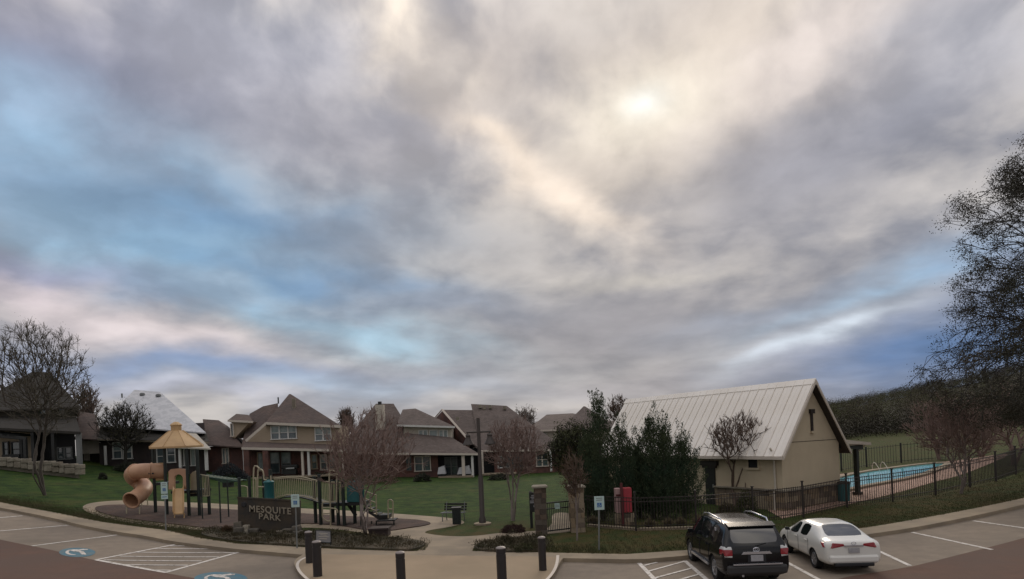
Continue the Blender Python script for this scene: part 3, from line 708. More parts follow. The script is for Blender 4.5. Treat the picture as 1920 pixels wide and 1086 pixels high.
# 5: gabled brick house
Y = 68
h = houseat('house', 'brick house with large plain roof and brick gable behind the double street lamp', 960, 885, Y)
roof('roof', 'shingle2', h, [(902, 846), (1062, 843)], Y-.6, Y+12, [(883, 757.5, Y+6), (950, 761, Y+6), (973, 782, Y+4.4)])
obj('side_roof', MB().hull([W(u, v, Y+d)-Vector((0, -.02, z)) for u, v, d in ((829, 768, 5.3), (888, 768.5, 5.3), (878, 823, 1.0), (905, 846, -.58)) for z in (.03, .2)]), 'shingle2', h)
obj('gable_wall', MB().hull([W(829, 771, Y+5.35), W(880, 827, Y+1.1), W(880, 852, Y+1.1), W(813, 788, Y+9.5), W(813, 852, Y+9.5), W(895, 800, Y+9.5), W(895, 852, Y+9.5)]), 'brick', h)
o = MB(); pbar(o, (829, 768), (878, 824), Y+5.25, .3, .25, Y2=Y+.95); pbar(o, (829, 768), (814, 785), Y+5.25, .3, .25, Y2=Y+9); obj('rake_trim', o, 'trim', h)
fascia(h, [(902, 846), (1062, 844)], Y-.66, .2)
pbox('wall', 'brick', h, 927, 845, 1056, 910, Y, 10); pbox('porch_wall', 'dark', h, 884, 840, 927, 910, Y+1.5, 8)
window(h, 933, 855, 945.5, 878, Y, 1, 'glass'); window(h, 948, 852, 981, 877, Y, 2, 'glass', 'galv'); window(h, 1005, 848, 1028, 875, Y, 2, 'glass', 'trim')
post(h, 1032, 846, 884, Y-.8, .2); post(h, 904, 846, 889, Y-.8, .2, 'trim')
obj('patio_slab', wbox(MB(), 903, 888, 968, 890.5, Y-2, 2), 'conc', h)
for u, v in ((900, 762), (908, 765), (919, 763), (946, 765), (858, 785)): obj('roof_vent', MB().box(tuple(W(u, v, Y+5.2 if u > 880 else Y+1.2)), (.34, .34, .4)), 'stonel', h)
# 6: hipped house further right
Y = 78
h = houseat('house', 'far hip-roofed house with cream upper window behind the round olive tree', 1090, 872, Y)
roof('roof', 'shingle2', h, [(985, 808), (1200, 800)], Y-.6, Y+12, [(1025, 777.5, Y+5.5), (1073, 775, Y+5.5)])
roof('front_roof', 'shingle2', h, [(1050, 806), (1160, 802)], Y-1, Y+10, [(1094, 762, Y+4), (1097, 762, Y+4)])
pbox('upper_wall', 'tan2', h, 1008, 806, 1190, 840, Y, 8); pbox('wall', 'brick', h, 1010, 838, 1190, 890, Y+.05, 8)
window(h, 1015, 812, 1025, 829, Y, 1, 'glassl', mid=False); window(h, 1170, 812, 1182, 830, Y, 1, 'glassl', mid=False)
roof('lower_roof', 'shingle2', h, [(1000, 845), (1190, 838)], Y-1.5, Y+.1, [(1010, 832, Y-.1), (1188, 826, Y-.1)])
fascia(h, [(985, 809), (1200, 801)], Y-.66, .2)
Y = 100
h = houseat('house', 'farthest roof showing between the juniper top and the white metal roof', 1170, 845, Y)
roof('roof', 'shingle2', h, [(1130, 800), (1240, 796)], Y-.6, Y+10, [(1166, 780, Y+4), (1190, 780, Y+4)]); pbox('wall', 'tan2', h, 1135, 799, 1230, 850, Y, 8)
# dark hedge mound behind the overhead ladder
# ------------------------------------------------------------------ pool house with the white metal roof
c0, c1 = gp(1470, 958), gp(1577, 938)
av = Vector((c1.x-c0.x, c1.y-c0.y)); WG = av.length; TH = math.atan2(av.y, av.x); au = av.normalized(); bu = Vector((-au.y, au.x))
zb = c0.z; HE = W(1470, 835, c0.y).z-zb; mid = c0.xy+au*WG/2; HR = W(1526, 714, mid.y-.25).z-zb
def tlong(u, v=900):                      # distance along the long wall seen at column u
    lo, hi = 0, 30
    for _ in range(40):
        m = (lo+hi)/2; p = c0.xy+bu*m; r = ray(u, v)
        if p.x/p.y > r[0]: lo = m
        else: hi = m
    return lo
LB = tlong(1136, 850)
def hlong(t, u, v): p = c0.xy+bu*t; return W(u, v, p.y).z-zb
ph = thing('pool_house', 'tan stucco pool house with white standing-seam metal roof beside the pool', 'building', tuple(c0), rz=TH)
HBase = .95
body = MB().prism([(0, 0, -.3), (WG, 0, -.3), (WG, 0, HE), (WG/2, 0, HR-.15), (0, 0, HE)], (0, LB, 0))
obj('wall', body, 'stucco', ph, local=True)
# stone plinth, stone by stone
rnd = random.Random(3)
stone_meshes = []
for i in range(6):
    mb = MB(); a = lambda s: s*rnd.uniform(.42, .5)
    mb.hull([(a(sx), a(sy), a(sz)) for sx in (-1, 1) for sy in (-1, 1) for sz in (-1, 1)]); me = bpy.data.meshes.new('stone'); me.from_pydata(mb.v, [], mb.f)
    me.materials.append(mat('stone_%d' % i, [(.26, .195, .125), (.18, .135, .09), (.12, .095, .068), (.23, .185, .13), (.16, .125, .095), (.29, .235, .165)][i], .9, .2, 4, .5, 25)); stone_meshes.append(me)
dark_meshes = []
for i, me in enumerate(stone_meshes):
    m2 = me.copy(); m2.materials[0] = mat('pillar_stone_%d' % i, [(.13, .095, .07), (.10, .075, .055), (.075, .058, .046), (.15, .11, .08), (.09, .07, .055), (.12, .10, .08)][i], .9, .2, 4, .5, 25); dark_meshes.append(m2)
def stones(par, along, x0, x1, z0, z1, rows, depth=.16, origin=(0, 0), smin=.3, smax=.7):
    h = (z1-z0)/rows
    for r in range(rows):
        x = x0
        while x < x1-.05:
            w = min(rnd.uniform(smin, smax), x1-x)
            if x1-x-w < .15: w = x1-x
            o = link('stone', rnd.choice(stone_meshes), par)
            cz = z0+h*(r+.5); pr = rnd.uniform(-.02, .02)
            if along == 'x': o.location = (x+w/2, origin[1]-depth/2+.02+pr, cz); o.scale = (w*1.02, depth, h*1.02)
            else: o.location = (origin[0]-depth/2+.02+pr, x+w/2, cz); o.scale = (depth, w*1.02, h*1.02)
            x += w
door_t0, door_t1 = tlong(1342), tlong(1324)
stones(ph, 'x', -.1, WG+.05, -.15, HBase, 4)
stones(ph, 'y', -.1, door_t0, -.15, HBase, 4)
obj('plinth_cap', MB().box((WG/2, -.1, HBase+.04), (WG+.5, .26, .07)).box((-.1, door_t0/2, HBase+.04), (.26, door_t0, .068)), 'stonel', ph, local=True)
# door, lintel, window, slit vent, downspout
dt = (door_t0+door_t1)/2; dw = door_t1-door_t0; dh = hlong(dt, 1333, 872)
dr = obj('door', MB().box((-.02, dt, dh/2), (.10, dw, dh)), 'darkmetal', ph, local=True)
obj('handle', MB().box((-.1, dt-dw*.35, 1.0), (.05, .05, .2)), 'chrome', dr, local=True)
obj('lintel', MB().box((-.07, dt, dh+.1), (.26, dw+.5, .24)).box((-.05, dt, dh-.08), (.2, dw+.25, .14)), 'bronze', ph, local=True)
a, b = tlong(1423), tlong(1405); zt, z0_ = hlong((a+b)/2, 1414, 848), hlong((a+b)/2, 1414, 877)
wn = obj('window', MB().box((-.02, (a+b)/2, zt+.05), (.1, b-a+.2, .1)).box((-.04, (a+b)/2, z0_-.05), (.16, b-a+.25, .1)).box((-.02, a-.04, (zt+z0_)/2), (.1, .08, zt-z0_)).box((-.02, b+.04, (zt+z0_)/2), (.1, .08, zt-z0_)), 'stucco', ph, local=True)
obj('pane', MB().box((0, (a+b)/2, (zt+z0_)/2), (.03, b-a, zt-z0_)), 'dark', wn, local=True)
def xg(u, v=800):
    lo, hi = 0, WG
    for _ in range(40):
        m = (lo+hi)/2; p = c0.xy+au*m; r = ray(u, v)
        if p.x/p.y < r[0]: lo = m
        else: hi = m
    return lo
xs_, sy = xg(1521.5), (c0.xy+au*xg(1521)).y
s1, s0 = W(1521, 767, sy).z-zb, W(1523, 808, sy).z-zb
obj('gable_vent', MB().box((xs_, -.02, (s0+s1)/2-.1), (.16, .08, s1-s0-.2)), 'bronze', ph, local=True)
obj('vent_cap', MB().box((xs_, -.05, s1-.12), (.34, .14, .22)), 'bronze', ph, local=True); obj('vent_sill', MB().box((xs_, -.04, s0-.06), (.26, .12, .1)), 'stucco', ph, local=True)
t = tlong(1455)
obj('downspout', MB().tube([(-.35, t, HE-.12), (-.28, t, HE-.2), (-.1, t, HE-.35), (-.07, t, 1.05), (-.2, t, .9), (-.2, t, 0)], .05, 6), 'tan2', ph, local=True)
obj('control_joint', MB().box((WG/2, -.004, HE+.12), (WG-.1, .016, .03)), 'stoned', ph, local=True)
for k in (1, 2): obj('control_joint', MB().box((-.004, LB*k/3, (HE+HBase)/2+.05), (.016, .03, HE-HBase-.15)), 'stoned', ph, local=True)
# roof: standing-seam panels laid side by side on both slopes
OV, OG = .42, .38; rise = HR-HE; run = WG/2; sl = math.atan2(rise, run); slen = run/math.cos(sl)+OV/math.cos(sl)
ez = HE-OV*math.tan(sl)
obj('soffit', MB().prism([(-OV+.02, -OG, ez-.07), (run, -OG, HR-.07), (WG+OV-.02, -OG, ez-.07), (WG+OV-.02, -OG, ez+.02), (run, -OG, HR+.02), (-OV+.02, -OG, ez+.02)], (0, LB+2*OG, 0)), 'bronze', ph, local=True)
np_ = 27; pw = (LB+2*OG)/np_
mb = MB().box((slen/2, 0, 0), (slen, pw-.01, .03)).box((slen/2, -pw/2+.02, .035), (slen, .035, .06)).box((slen/2, .02, .018), (slen, .03, .012))
pm = bpy.data.meshes.new('roof_panel'); pm.from_pydata(mb.v, [], mb.f); pm.materials.append(M['metalroof'])
for i in range(np_):
    for s in (0, 1):
        o = link('roof_panel', pm, ph); y = -OG+pw*(i+.5)
        o.location = (-OV, y, ez+.05) if s == 0 else (WG+OV, y, ez+.05)
        o.rotation_euler = (0, -sl, 0) if s == 0 else (0, -sl, math.pi)
rc = MB().prism([(run-.22, -OG-.04, HR-.16), (run, -OG-.04, HR+.12), (run+.22, -OG-.04, HR-.16), (run+.2, -OG-.04, HR-.2), (run-.2, -OG-.04, HR-.2)], (0, LB+2*OG+.08, 0))
obj('ridge_cap', rc, 'metalroof', ph, local=True)
gt = MB().box((-OV-.06, LB/2, ez-.03), (.13, LB+2*OG, .13)); obj('gutter', gt, 'trim', ph, local=True)
rk = MB()
for sx in (0, 1):
    x0_, x1_ = (-OV, run) if sx == 0 else (WG+OV, run)
    rk.hull([(x, -OG-d, z+dz) for x, z in ((x0_, ez), (x1_, HR)) for d in (0, .05) for dz in (-.13, .06)])
obj('rake_trim', rk, 'trim', ph, local=True)
# veranda on the pool side
pb = gp(1608, 928); lp = pb.xy-c0.xy; px_, py_ = lp.dot(au), lp.dot(bu)
vz = W(1618, 830, pb.y).z-zb; vx = px_+.45
obj('veranda_roof', MB().hull([(WG+.02, -OG+.2, HE+.1), (vx, -OG+.2, vz), (WG+.02, -OG+.2, HE-.12), (vx, -OG+.2, vz-.14), (WG+.02, LB, HE+.1), (vx, LB, vz), (WG+.02, LB, HE-.12), (vx, LB, vz-.14)]), 'trim', ph, local=True)
for k in range(3):
    y = max(.2, py_)+k*4.6
    p_ = obj('veranda_post', MB().box((px_, y, (vz-.2)/2), (.2, .2, vz-.2)), 'green', ph, local=True)
    obj('post_base', MB().box((px_, y, .16), (.36, .36, .36)), 'bronze', p_, local=True)
obj('veranda_downspout', MB().tube([(vx-.1, .1, vz-.15), (px_+.15, max(.2, py_), vz-.5), (px_+.15, max(.2, py_), .2)], .04, 6), 'tan2', ph, local=True)
obj('brace', MB().hull([(px_, .0, vz-.1), (px_, 0, vz-.35), (WG, 0, vz-.1), (WG, 0, vz-.2), (px_, .12, vz-.1), (px_, .12, vz-.35), (WG, .12, vz-.1), (WG, .12, vz-.2)]), 'green', ph, local=True)
# bin beside the stone plinth
p = gp(1583, 940); t = thing('litter_bin', 'dark green litter bin at the corner of the stone plinth near the pool', 'bin', tuple(p))
obj('body', MB().lathe(p, [(.27, 0), (.3, .85), (.3, .9)], 14), 'tealp', t); obj('lid', MB().lathe(p+Vector((0, 0, .9)), [(.32, 0), (.3, .1), (.1, .16)], 14), 'darkmetal', t)
# ------------------------------------------------------------------ pool and deck
DK = [(1440, 978), (1540, 957), (1591, 946), (1677, 926), (1752, 904), (1790, 895), (1830, 881), (1893, 854), (1885, 851), (1816, 861), (1783, 865), (1723, 870), (1672, 876), (1620, 883), (1573, 890), (1500, 900), (1440, 915)]
PW = [(1560, 925), (1591, 919), (1613, 914), (1672, 903.5), (1695, 899), (1728, 891), (1752, 881), (1775, 872), (1760, 870.5), (1723, 874), (1672, 880.5), (1620, 888), (1591, 894), (1560, 902)]
dk = [Vector(p[:2]) for p in pxy(DK)]; pw_ = chaikin(pxy(PW), 2)
setting(drape('pool_deck', chaikin(dk, 1), .02, 'deck', skirt=.08, step=1.5))
setting(drape('pool_water', pw_, .05, 'water', step=1.5, zf=lambda x, y: g(x, y)*1.0))
mb = MB(); n = len(pw_)
cen = sum((Vector(p) for p in pw_), Vector((0, 0)))/n
for i in range(n):
    a, b = pw_[i], pw_[(i+1) % n]; d = (b-a); 
    if d.length < 1e-4: continue
    nn = Vector((d.y, -d.x)).normalized()
    if nn.dot(a-cen) < 0: nn = -nn
    mb.hull([(q.x, q.y, g(q.x)+z) for q in (a, b, a+nn*.5, b+nn*.5) for z in (-.05, .14)])
setting(obj('pool_coping', mb, 'conc'))
p = gp(1642, 883); t = thing('pool_handrail', 'curved white pool handrail on the far pool edge', 'handrail', tuple(p))
for k in (0, 1):
    q = p+Vector((k*.6, 0, 0)); obj('rail', MB().tube([q+Vector(v) for v in ((0, .4, 0), (0, .4, .4), (0, .2, .6), (0, 0, .55), (0, -.4, .2), (0, -.45, 0))], .022, 6), 'trim', t)
# ------------------------------------------------------------------ picket fence round the pool
FB = [(1099, 988, 0), (1192.6, 996, 1), (1306, 993, 1), (1413, 984, 1), (1506.5, 971, 1), (1588.6, 952, 1), (1674, 941, 1), (1754, 929, 1), (1819, 914, 1), (1868, 903, 1), (1905, 890, 1), (1960, 876, 1), (2030, 856, 1)]
f0 = gp(*FB[0][:2]); fence = thing('pool_fence', 'long black metal picket fence from the stone gate pillar round the pool lawn', 'fence', tuple(f0))
pkm = bpy.data.meshes.new('picket'); _m = MB().box((0, 0, .74), (.02, .02, 1.36)); pkm.from_pydata(_m.v, [], _m.f); pkm.materials.append(M['bronze'])
pk_n = 0; pts = [gp(u, v) for u, v, _ in FB]
far = MB()
for i, (a, b) in enumerate(zip(pts, pts[1:])):
    L = (b.xy-a.xy).length; n = max(2, int(L/.13))
    mb = MB(); d = (b-a).normalized()
    for z in (.22, 1.22, 1.38):
        obj('rail', MB().hull([q+Vector((-d.y*s, d.x*s, z+dz)) for q in (a, b) for s in (-.016, .016) for dz in (-.016, .016)]), 'bronze', fence)
    for k in range(1, n):
        q = a+(b-a)*k/n
        if pk_n < 290 and i < 9:
            o = link('picket', pkm, fence); o.location = q-f0; pk_n += 1
        else: far.box(q+Vector((0, 0, .74)), (.02, .02, 1.36))
    if i > 0 or True:
        q = b; obj('fence_post', MB().box(q+Vector((0, 0, .79)), (.065, .065, 1.62)).box(q+Vector((0, 0, 1.62)), (.1, .1, .05)), 'bronze', fence)
o = obj('picket_run', far, 'bronze', fence); o['kind'] = 'stuff'
mb = MB(); E = dense([p.xy for p in pts[:4]], .6, False)
for a, b in zip(E, E[1:]):
    d = (b-a).normalized(); nn = Vector((-d.y, d.x))
    mb.hull([(q.x, q.y, g(q.x)+z) for q in (a+nn*.05, b+nn*.05, a+nn*.3, b+nn*.3) for z in (-.05, .1)])
setting(obj('fence_kerb', mb, 'conc'))
def bgfence(name, label, pts, h, m, sp=.25):
    P = [gp(*p) for p in pts]; t = thing(name, label, 'fence', tuple(P[0]))
    rl, pk = MB(), MB()
    for a, b in zip(P, P[1:]):
        d = (b-a); L = d.length; d = d.normalized()
        for z in (.15, h-.12): obj('rail', MB().hull([q+Vector((0, s, z+dz)) for q in (a, b) for s in (-.015, .015) for dz in (-.015, .015)]), m, t)
        for k in range(int(L/sp)): q = a+d*k*sp; pk.box(q+Vector((0, 0, h/2)), (.018, .018, h))
        obj('fence_post', MB().box(a+Vector((0, 0, h/2)), (.09, .09, h+.1)), m, t)
    o = obj('picket_run', pk, m, t); o['kind'] = 'stuff'
    return t
bgfence('picket_fence', 'distant dark picket fence crossing the field behind the pool', [(1578, 884), (1625, 876), (1690, 868), (1760, 862), (1830, 856)], 1.5, 'darkmetal')
# ------------------------------------------------------------------ gate, pillars, boards
def pillar(label, u0, u1, vt, vb, pm=None):
    um = (u0+u1)/2; b = gp(um, vb); Y = b.y; w = W(u1, 950, Y).x-W(u0, 950, Y).x; H = W(um, vt, Y).z-b.z
    t = thing('gate_pillar', label, 'pillar', tuple(b), 'stone gate pillars')
    obj('core', MB().box((0, 0, H/2), (w*.8, w*.8, H)), 'stoned', t, local=True)
    rows = int(H/.2); h = H/rows
    for r in range(rows):
        for side in range(4):
            x = -w/2
            while x < w/2-.02:
                ww = min(rnd.uniform(.18, .42), w/2-x)
                if w/2-x-ww < .1: ww = w/2-x
                o = link('stone', rnd.choice(pm or dark_meshes), t); ca, sa = [(1, 0), (0, 1), (-1, 0), (0, -1)][side]
                lx, ly = x+ww/2, -w/2+.08+rnd.uniform(-.015, .015)
                o.location = (lx*ca-ly*sa, lx*sa+ly*ca, h*(r+.5)); o.rotation_euler = (0, 0, side*math.pi/2); o.scale = (ww*1.03, .2, h*1.03); x += ww
    obj('cap', MB().hull([(sx*(w/2+.09)*k, sy*(w/2+.09)*k, z) for sx in (-1, 1) for sy in (-1, 1) for z, k in ((H, 1), (H+.06, 1), (H+.10, .8))]), 'stonel', t, local=True)
    return b, w, H
b1, w1_, H1 = pillar('left stone gate pillar beside the dark notice board', 1005, 1026, 914, 1003)
b2, w2_, H2 = pillar('right stone gate pillar behind the brown-leaved sapling', 1070, 1096, 914, 997, stone_meshes)
ga = thing('metal_gate', 'low black metal gate between the two stone pillars', 'gate', ((b1.x+b2.x)/2, (b1.y+b2.y)/2, (b1.z+b2.z)/2))
A, B = b1+Vector((w1_/2, .2, 0)), b2-Vector((w2_/2, -.2, 0)); mb = MB()
for z in (.12, 1.05, 1.3): obj('rail', MB().hull([q+Vector((0, s, z+dz)) for q in (A, B) for s in (-.025, .025) for dz in (-.025, .025)]), 'darkmetal', ga)
for k in range(1, 13):
    q = A+(B-A)*k/13; obj('picket', MB().box(q+Vector((0, 0, .7)), (.025, .025, 1.25)), 'darkmetal', ga)
q = A+(B-A)*.5; nt = thing('gate_notice', 'small pale notice hanging on the metal gate', 'sign', tuple(q+Vector((-.02, -.06, 1.12))))
obj('plate', MB().box(q+Vector((-.02, -.06, 1.14)), (.22, .02, .24)), 'signw', nt)
for k in range(2): obj('writing', MB().box(q+Vector((-.02, -.074, 1.18-k*.07)), (.15, .004, .02)), 'galv', nt)
# dark notice board left of the pillar
b = gp(1001, 990); Y = b.y; t = thing('notice_board', 'dark notice board with white lines of text left of the stone pillar', 'sign', tuple(b))
X0, X1 = W(990, 940, Y).x, W(1014, 940, Y).x; Z1 = W(1001, 921, Y).z
obj('post', MB().box((X0+.12, Y, (b.z+Z1)/2), (.12, .12, Z1-b.z)).box((X1-.16, Y, (b.z+Z1)/2), (.12, .12, Z1-b.z)), 'darkmetal', t)
zc = W(1001, 941, Y).z; obj('panel', MB().box(((X0+X1)/2+.08, Y-.1, zc), (X1-X0+.05, .06, Z1-zc+ .42)), 'darkmetal', t, bevel=.02)
for k, (v, w) in enumerate(((929, .30), (932, .36), (935, .28), (939, .42), (942, .42))):
    obj('writing', MB().box((W(1000, v, Y).x+.05, Y-.134, W(1000, v, Y).z), (w, .008, .045)), 'steel', t)
obj('writing', MB().box((W(1000, 948, Y).x+.05, Y-.134, W(1000, 948.5, Y).z), (.09, .008, .10)), 'steel', t)
# red kiosk
b = gp(1170, 988); Y = b.y; t = thing('red_kiosk', 'red and pale pink upright panel on a stone base in front of the junipers', 'sign', tuple(b))
obj('panel', wbox(MB(), 1169.5, 915.5, 1185, 961, Y, .5), 'red', t, bevel=.006); obj('side_panel', wbox(MB(), 1155, 916.5, 1164.5, 962, Y+.06, .44), 'pinkw', t)
obj('post', wbox(MB(), 1164.5, 906, 1169, 986, Y-.12, .12), 'redd', t)
obj('stripe', wbox(MB(), 1155, 927, 1164, 931, Y+.045, .02), 'redd', t)
x0_, x1_ = W(1154, 975, Y).x-b.x, W(1190, 975, Y).x-b.x
obj('base', MB().box(((x0_+x1_)/2, .3, .25), (x1_-x0_-.1, .4, .56)), 'stoned', t, local=True)
for r in range(3):
    x = x0_
    while x < x1_-.05:
        ww = min(rnd.uniform(.2, .4), x1_-x); o = link('stone', rnd.choice(stone_meshes), t); o.location = (x+ww/2, .08, .1+r*.19); o.scale = (ww, .18, .2); x += ww
# ------------------------------------------------------------------ wooded hill
mb = MB(); US = [1200+i*22 for i in range(70)]
def hillz(X, Y):
    r = X/Y*F+CX; k = min(1, max(0, (r-1380)/600)); top = 3.6+21*k**1.15+1.0*noise.noise(Vector((X*.02, Y*.02, 0)))
    s = min(1, max(0, (Y-85)/190)); s = s*s*(3-2*s)
    return g(X, Y)*1.0+(top-g(X, Y))*s
HYS = [84+i*10 for i in range(24)]
for u in US:
    for Y in HYS:
        X = (u-CX)/F*Y; mb.v.append((X, Y, hillz(X, Y)-.2))
n = len(HYS)
for i in range(len(US)-1):
    for j in range(n-1): a = i*n+j; mb.f.append((a, a+n, a+n+1, a+1))
setting(obj('hill', mb, mat('hill_soil', (.036, .034, .022), .95, .2, .2), smooth='all'))
# ------------------------------------------------------------------ playground: tower with slides
def cat(P, n=6):
    P = [Vector(p) for p in P]; out = []
    for i in range(len(P)-1):
        p0, p1, p2, p3 = P[max(i-1, 0)], P[i], P[i+1], P[min(i+2, len(P)-1)]
        for k in range(n):
            t = k/n; out.append(.5*((2*p1)+(p2-p0)*t+(2*p0-5*p1+4*p2-p3)*t*t+(3*p1-p0-3*p2+p3)*t**3))
    return out+[P[-1]]
pb0 = gp(335, 968); D0 = gp(292, 962).y
tw = thing('playground_tower', 'playground tower with tan peaked roof, tan tube slide and short straight slide', 'play structure', tuple(pb0))
def stand(par, u, v, vt, w=.13, m='green', nm='support_post', round_=True):
    b = gp(u, v); z = W(u-(v-vt)*.03, vt, b.y).z
    return obj(nm, MB().tube([b-Vector((0, 0, .1)), (b.x, b.y, z)], w/2, 10), m, par, smooth=True), b
for u, v, vt in ((292, 962, 838), (313.5, 966, 838), (355, 968.5, 841), (374.6, 968, 842), (393, 966, 893)): stand(tw, u, v, vt, .17)
for u, v, vt in ((380, 974, 890), (414, 982, 903), (429, 971, 901)): stand(tw, u, v, vt, .07)
stand(tw, 452, 985, 895, .15)
Yd = D0-.2
# roof: eight-sided bell profile
c = W(332, 838, Yd); S = F/Yd; R_ = 47/S
mb = MB(); prof = [(R_*1.0, -.06), (R_*1.0, .03), (R_*.86, .20), (R_*.66, .42), (R_*.45, .66), (R_*.27, .86), (R_*.25, .88)]
rf = obj('tower_roof', mb.lathe(c, prof, 8), 'tanroof', tw)
rb = MB()
for j in range(8):
    a = 2*math.pi*j/8; rb.tube([(c.x+r*math.cos(a), c.y+r*math.sin(a), c.z+z+.01) for r, z in prof[1:]], .025, 5)
obj('roof_rib', rb, 'tanroof', rf); obj('cupola', MB().lathe(c+Vector((0, 0, .86)), [(.27, 0), (.27, .28), (.31, .30), (.31, .34), (.22, .42), (.1, .5)], 8), 'tanroof', rf)
obj('deck', wbox(MB(), 291, 905, 314, 910, D0-.1, 1.2), 'darkmetal', tw); obj('deck', wbox(MB(), 320, 920, 374, 925, D0-.5, 1.3), 'darkmetal', tw)
obj('deck', wbox(MB(), 352, 925, 376, 931, D0-.4, 1.1), 'darkmetal', tw)
# tube slide
S0 = [(309, 884, 0), (290, 883, -.2), (270, 883, -.35), (254, 885, -.2), (248, 890, .25), (251, 897, .75), (262, 905, .85), (271, 914, .4), (266, 924, -.25), (255, 933, -.7), (246.5, 938.5, -1.05)]
path = cat([W(u, v, D0+d) for u, v, d in S0], 6)
sl_ = obj('tube_slide', MB().tube(path, .405, 20, cap=False), 'tanplast', tw, smooth='all')
so = sl_.modifiers.new('thick', 'SOLIDIFY'); so.thickness = .03
def ring(par, P, i, r, w=.04, m='tanplast', nm='flange'):
    d = (P[min(i+1, len(P)-1)]-P[max(i-1, 0)]).normalized(); a = d.cross(Vector((0, 0, 1))).normalized(); b = d.cross(a)
    return obj(nm, MB().tube([P[i]+(a*math.cos(t)+b*math.sin(t))*r for t in [2*math.pi*k/24 for k in range(24)]], w, 6, closed=True), m, par, smooth='all')
ring(sl_, path, len(path)-1, .425, .05, nm='exit_lip'); ring(sl_, path, 8, .415); ring(sl_, path, 18, .415); ring(sl_, path, 38, .415)
for u in (280, 286.5): obj('port_hole', MB().lathe(W(u, 888, D0-.25-.40), [(.045, -.02), (.045, .03)], 10, 'Y'), 'dark', sl_)
obj('entry_panel', wbox(MB(), 291, 868, 309.5, 901, D0-.12, .08), 'tanroof', tw, bevel=.02)
e = path[-1]
for dx in (-.36, .33):
    zz = g(e.x+dx); obj('slide_leg', MB().tube([(e.x+dx, e.y+.15, e.z-.3), (e.x+dx, e.y+.1, zz)], .03, 6), 'cream', tw)
for u, v in ((266, 951), (277, 950)):
    b = gp(u, v); obj('slide_leg', MB().tube([(b.x, b.y, W(u, 925, b.y).z), b], .03, 6), 'cream', tw)
# straight slide: hood panel with arched opening, then the bed
Yh = D0-.75; mb = MB()
P2 = lambda u, v, Y: W(u, v, Y)
out_ = [(316, 918), (316, 884), (320, 880), (334, 878.5), (347, 880), (351, 885), (351, 918)]
arch = [(343, 918), (343, 898)]+[(334.5+8.5*math.cos(math.radians(t)), 898-8.5*math.sin(math.radians(t))) for t in range(20, 161, 20)]+[(326, 898), (326, 918)]
op = out_+arch
k = len(op); front = [P2(u, v, Yh) for u, v in op]
mb.prism(front, (0, .16, 0))
hood = obj('hood_panel', mb, 'tanplast', tw)
tp, bt = gp(335, 975), None
top_c = W(334.5, 916, Yh); bot = gp(335, 973); bot = Vector((bot.x, bot.y, bot.z+.28))
sec = []
prof = [(0, 0), (.12, .06), (.5, .48), (.8, .78), (.93, .93), (1.0, 1.0)]
bed = cat([Vector((top_c.x+(bot.x-top_c.x)*t, top_c.y+(bot.y-top_c.y)*t, top_c.z+(bot.z-top_c.z)*z)) for t, z in ((0, 0), (.1, .05), (.5, .5), (.8, .86), (.92, .97), (1, 1))], 4)
mb = MB(); hw = .26; cs = [(-hw-.05, .14), (-hw-.02, .17), (-hw, .12), (-hw+.05, 0), (hw-.05, 0), (hw, .12), (hw+.02, .17), (hw+.05, .14), (hw, -.05), (-hw, -.05)]
for p in bed: mb.v += [(p.x+x, p.y, p.z+z) for x, z in cs]
m_ = len(cs)
for i in range(len(bed)-1):
    for j in range(m_): mb.f.append((i*m_+j, (i+1)*m_+j, (i+1)*m_+(j+1) % m_, i*m_+(j+1) % m_))
mb.f += [tuple(range(m_)), tuple((len(bed)-1)*m_+j for j in reversed(range(m_)))]
obj('straight_slide', mb, 'tanroof', tw)
for s in (-1, 1): obj('slide_leg', MB().tube([(bot.x+s*.25, bot.y+.12, bot.z), (bot.x+s*.25, bot.y+.05, g(bot.x))], .03, 6), 'tanroof', tw)
# grey rounded panel, barrier, overhead ladder
mb = MB(); mb.prism([W(u, v, D0-.45) for u, v in ((357, 926), (357, 890), (361, 885), (366, 883), (371, 886), (371, 925))], (0, .06, 0)); obj('side_panel', mb, 'cream', tw)
def barrier(par, top, botm, Y, n, m='cream', r=.02, nm='barrier'):
    """rails through the photo points with one picket per step; pickets are parts of the structure"""
    T = cat([W(u, v, Y) for u, v in top], 6); Bm = cat([W(u, v, Y) for u, v in botm], 6)
    obj('top_rail', MB().tube(T, r*1.6, 6), m, par); obj('bottom_rail', MB().tube(Bm, r*1.6, 6), m, par)
    def at(P, x):
        for a, b in zip(P, P[1:]):
            if a.x <= x <= b.x: return a.z+(b.z-a.z)*(x-a.x)/max(1e-6, b.x-a.x)
        return P[0].z if x < P[0].x else P[-1].z
    x0, x1 = T[0].x, T[-1].x
    for i in range(n+1):
        x = x0+(x1-x0)*i/n; obj('baluster', MB().tube([(x, Y, at(Bm, x)), (x, Y, at(T, x))], r, 5), m, par)
barrier(tw, [(376, 890), (391, 893)], [(376, 931), (391, 930)], D0-.3, 5)
oh = MB(); a0, a1 = W(371, 892, D0-.2), W(449, 903, D0+.0)
for s in (0, .9): oh.tube([a0+Vector((0, s, 0)), a1+Vector((0, s, 0))], .04, 6)
o = obj('overhead_ladder', oh, 'greenn', tw)
for i in range(1, 12):
    q = a0+(a1-a0)*i/12; obj('rung', MB().tube([q, q+Vector((0, .9, 0))], .03, 6), 'greenn', o)
obj('overhead_panel', MB().hull([W(u, v, D0+d)+Vector((0, 0, -.02)) for u, v in ((382, 894), (448, 899), (448, 903), (420, 905)) for d in (.1, .7)]), 'greenn', tw)
obj('hanging_box', wbox(MB(), 417, 904, 431, 914, D0+.2, .5), 'darkmetal', tw)
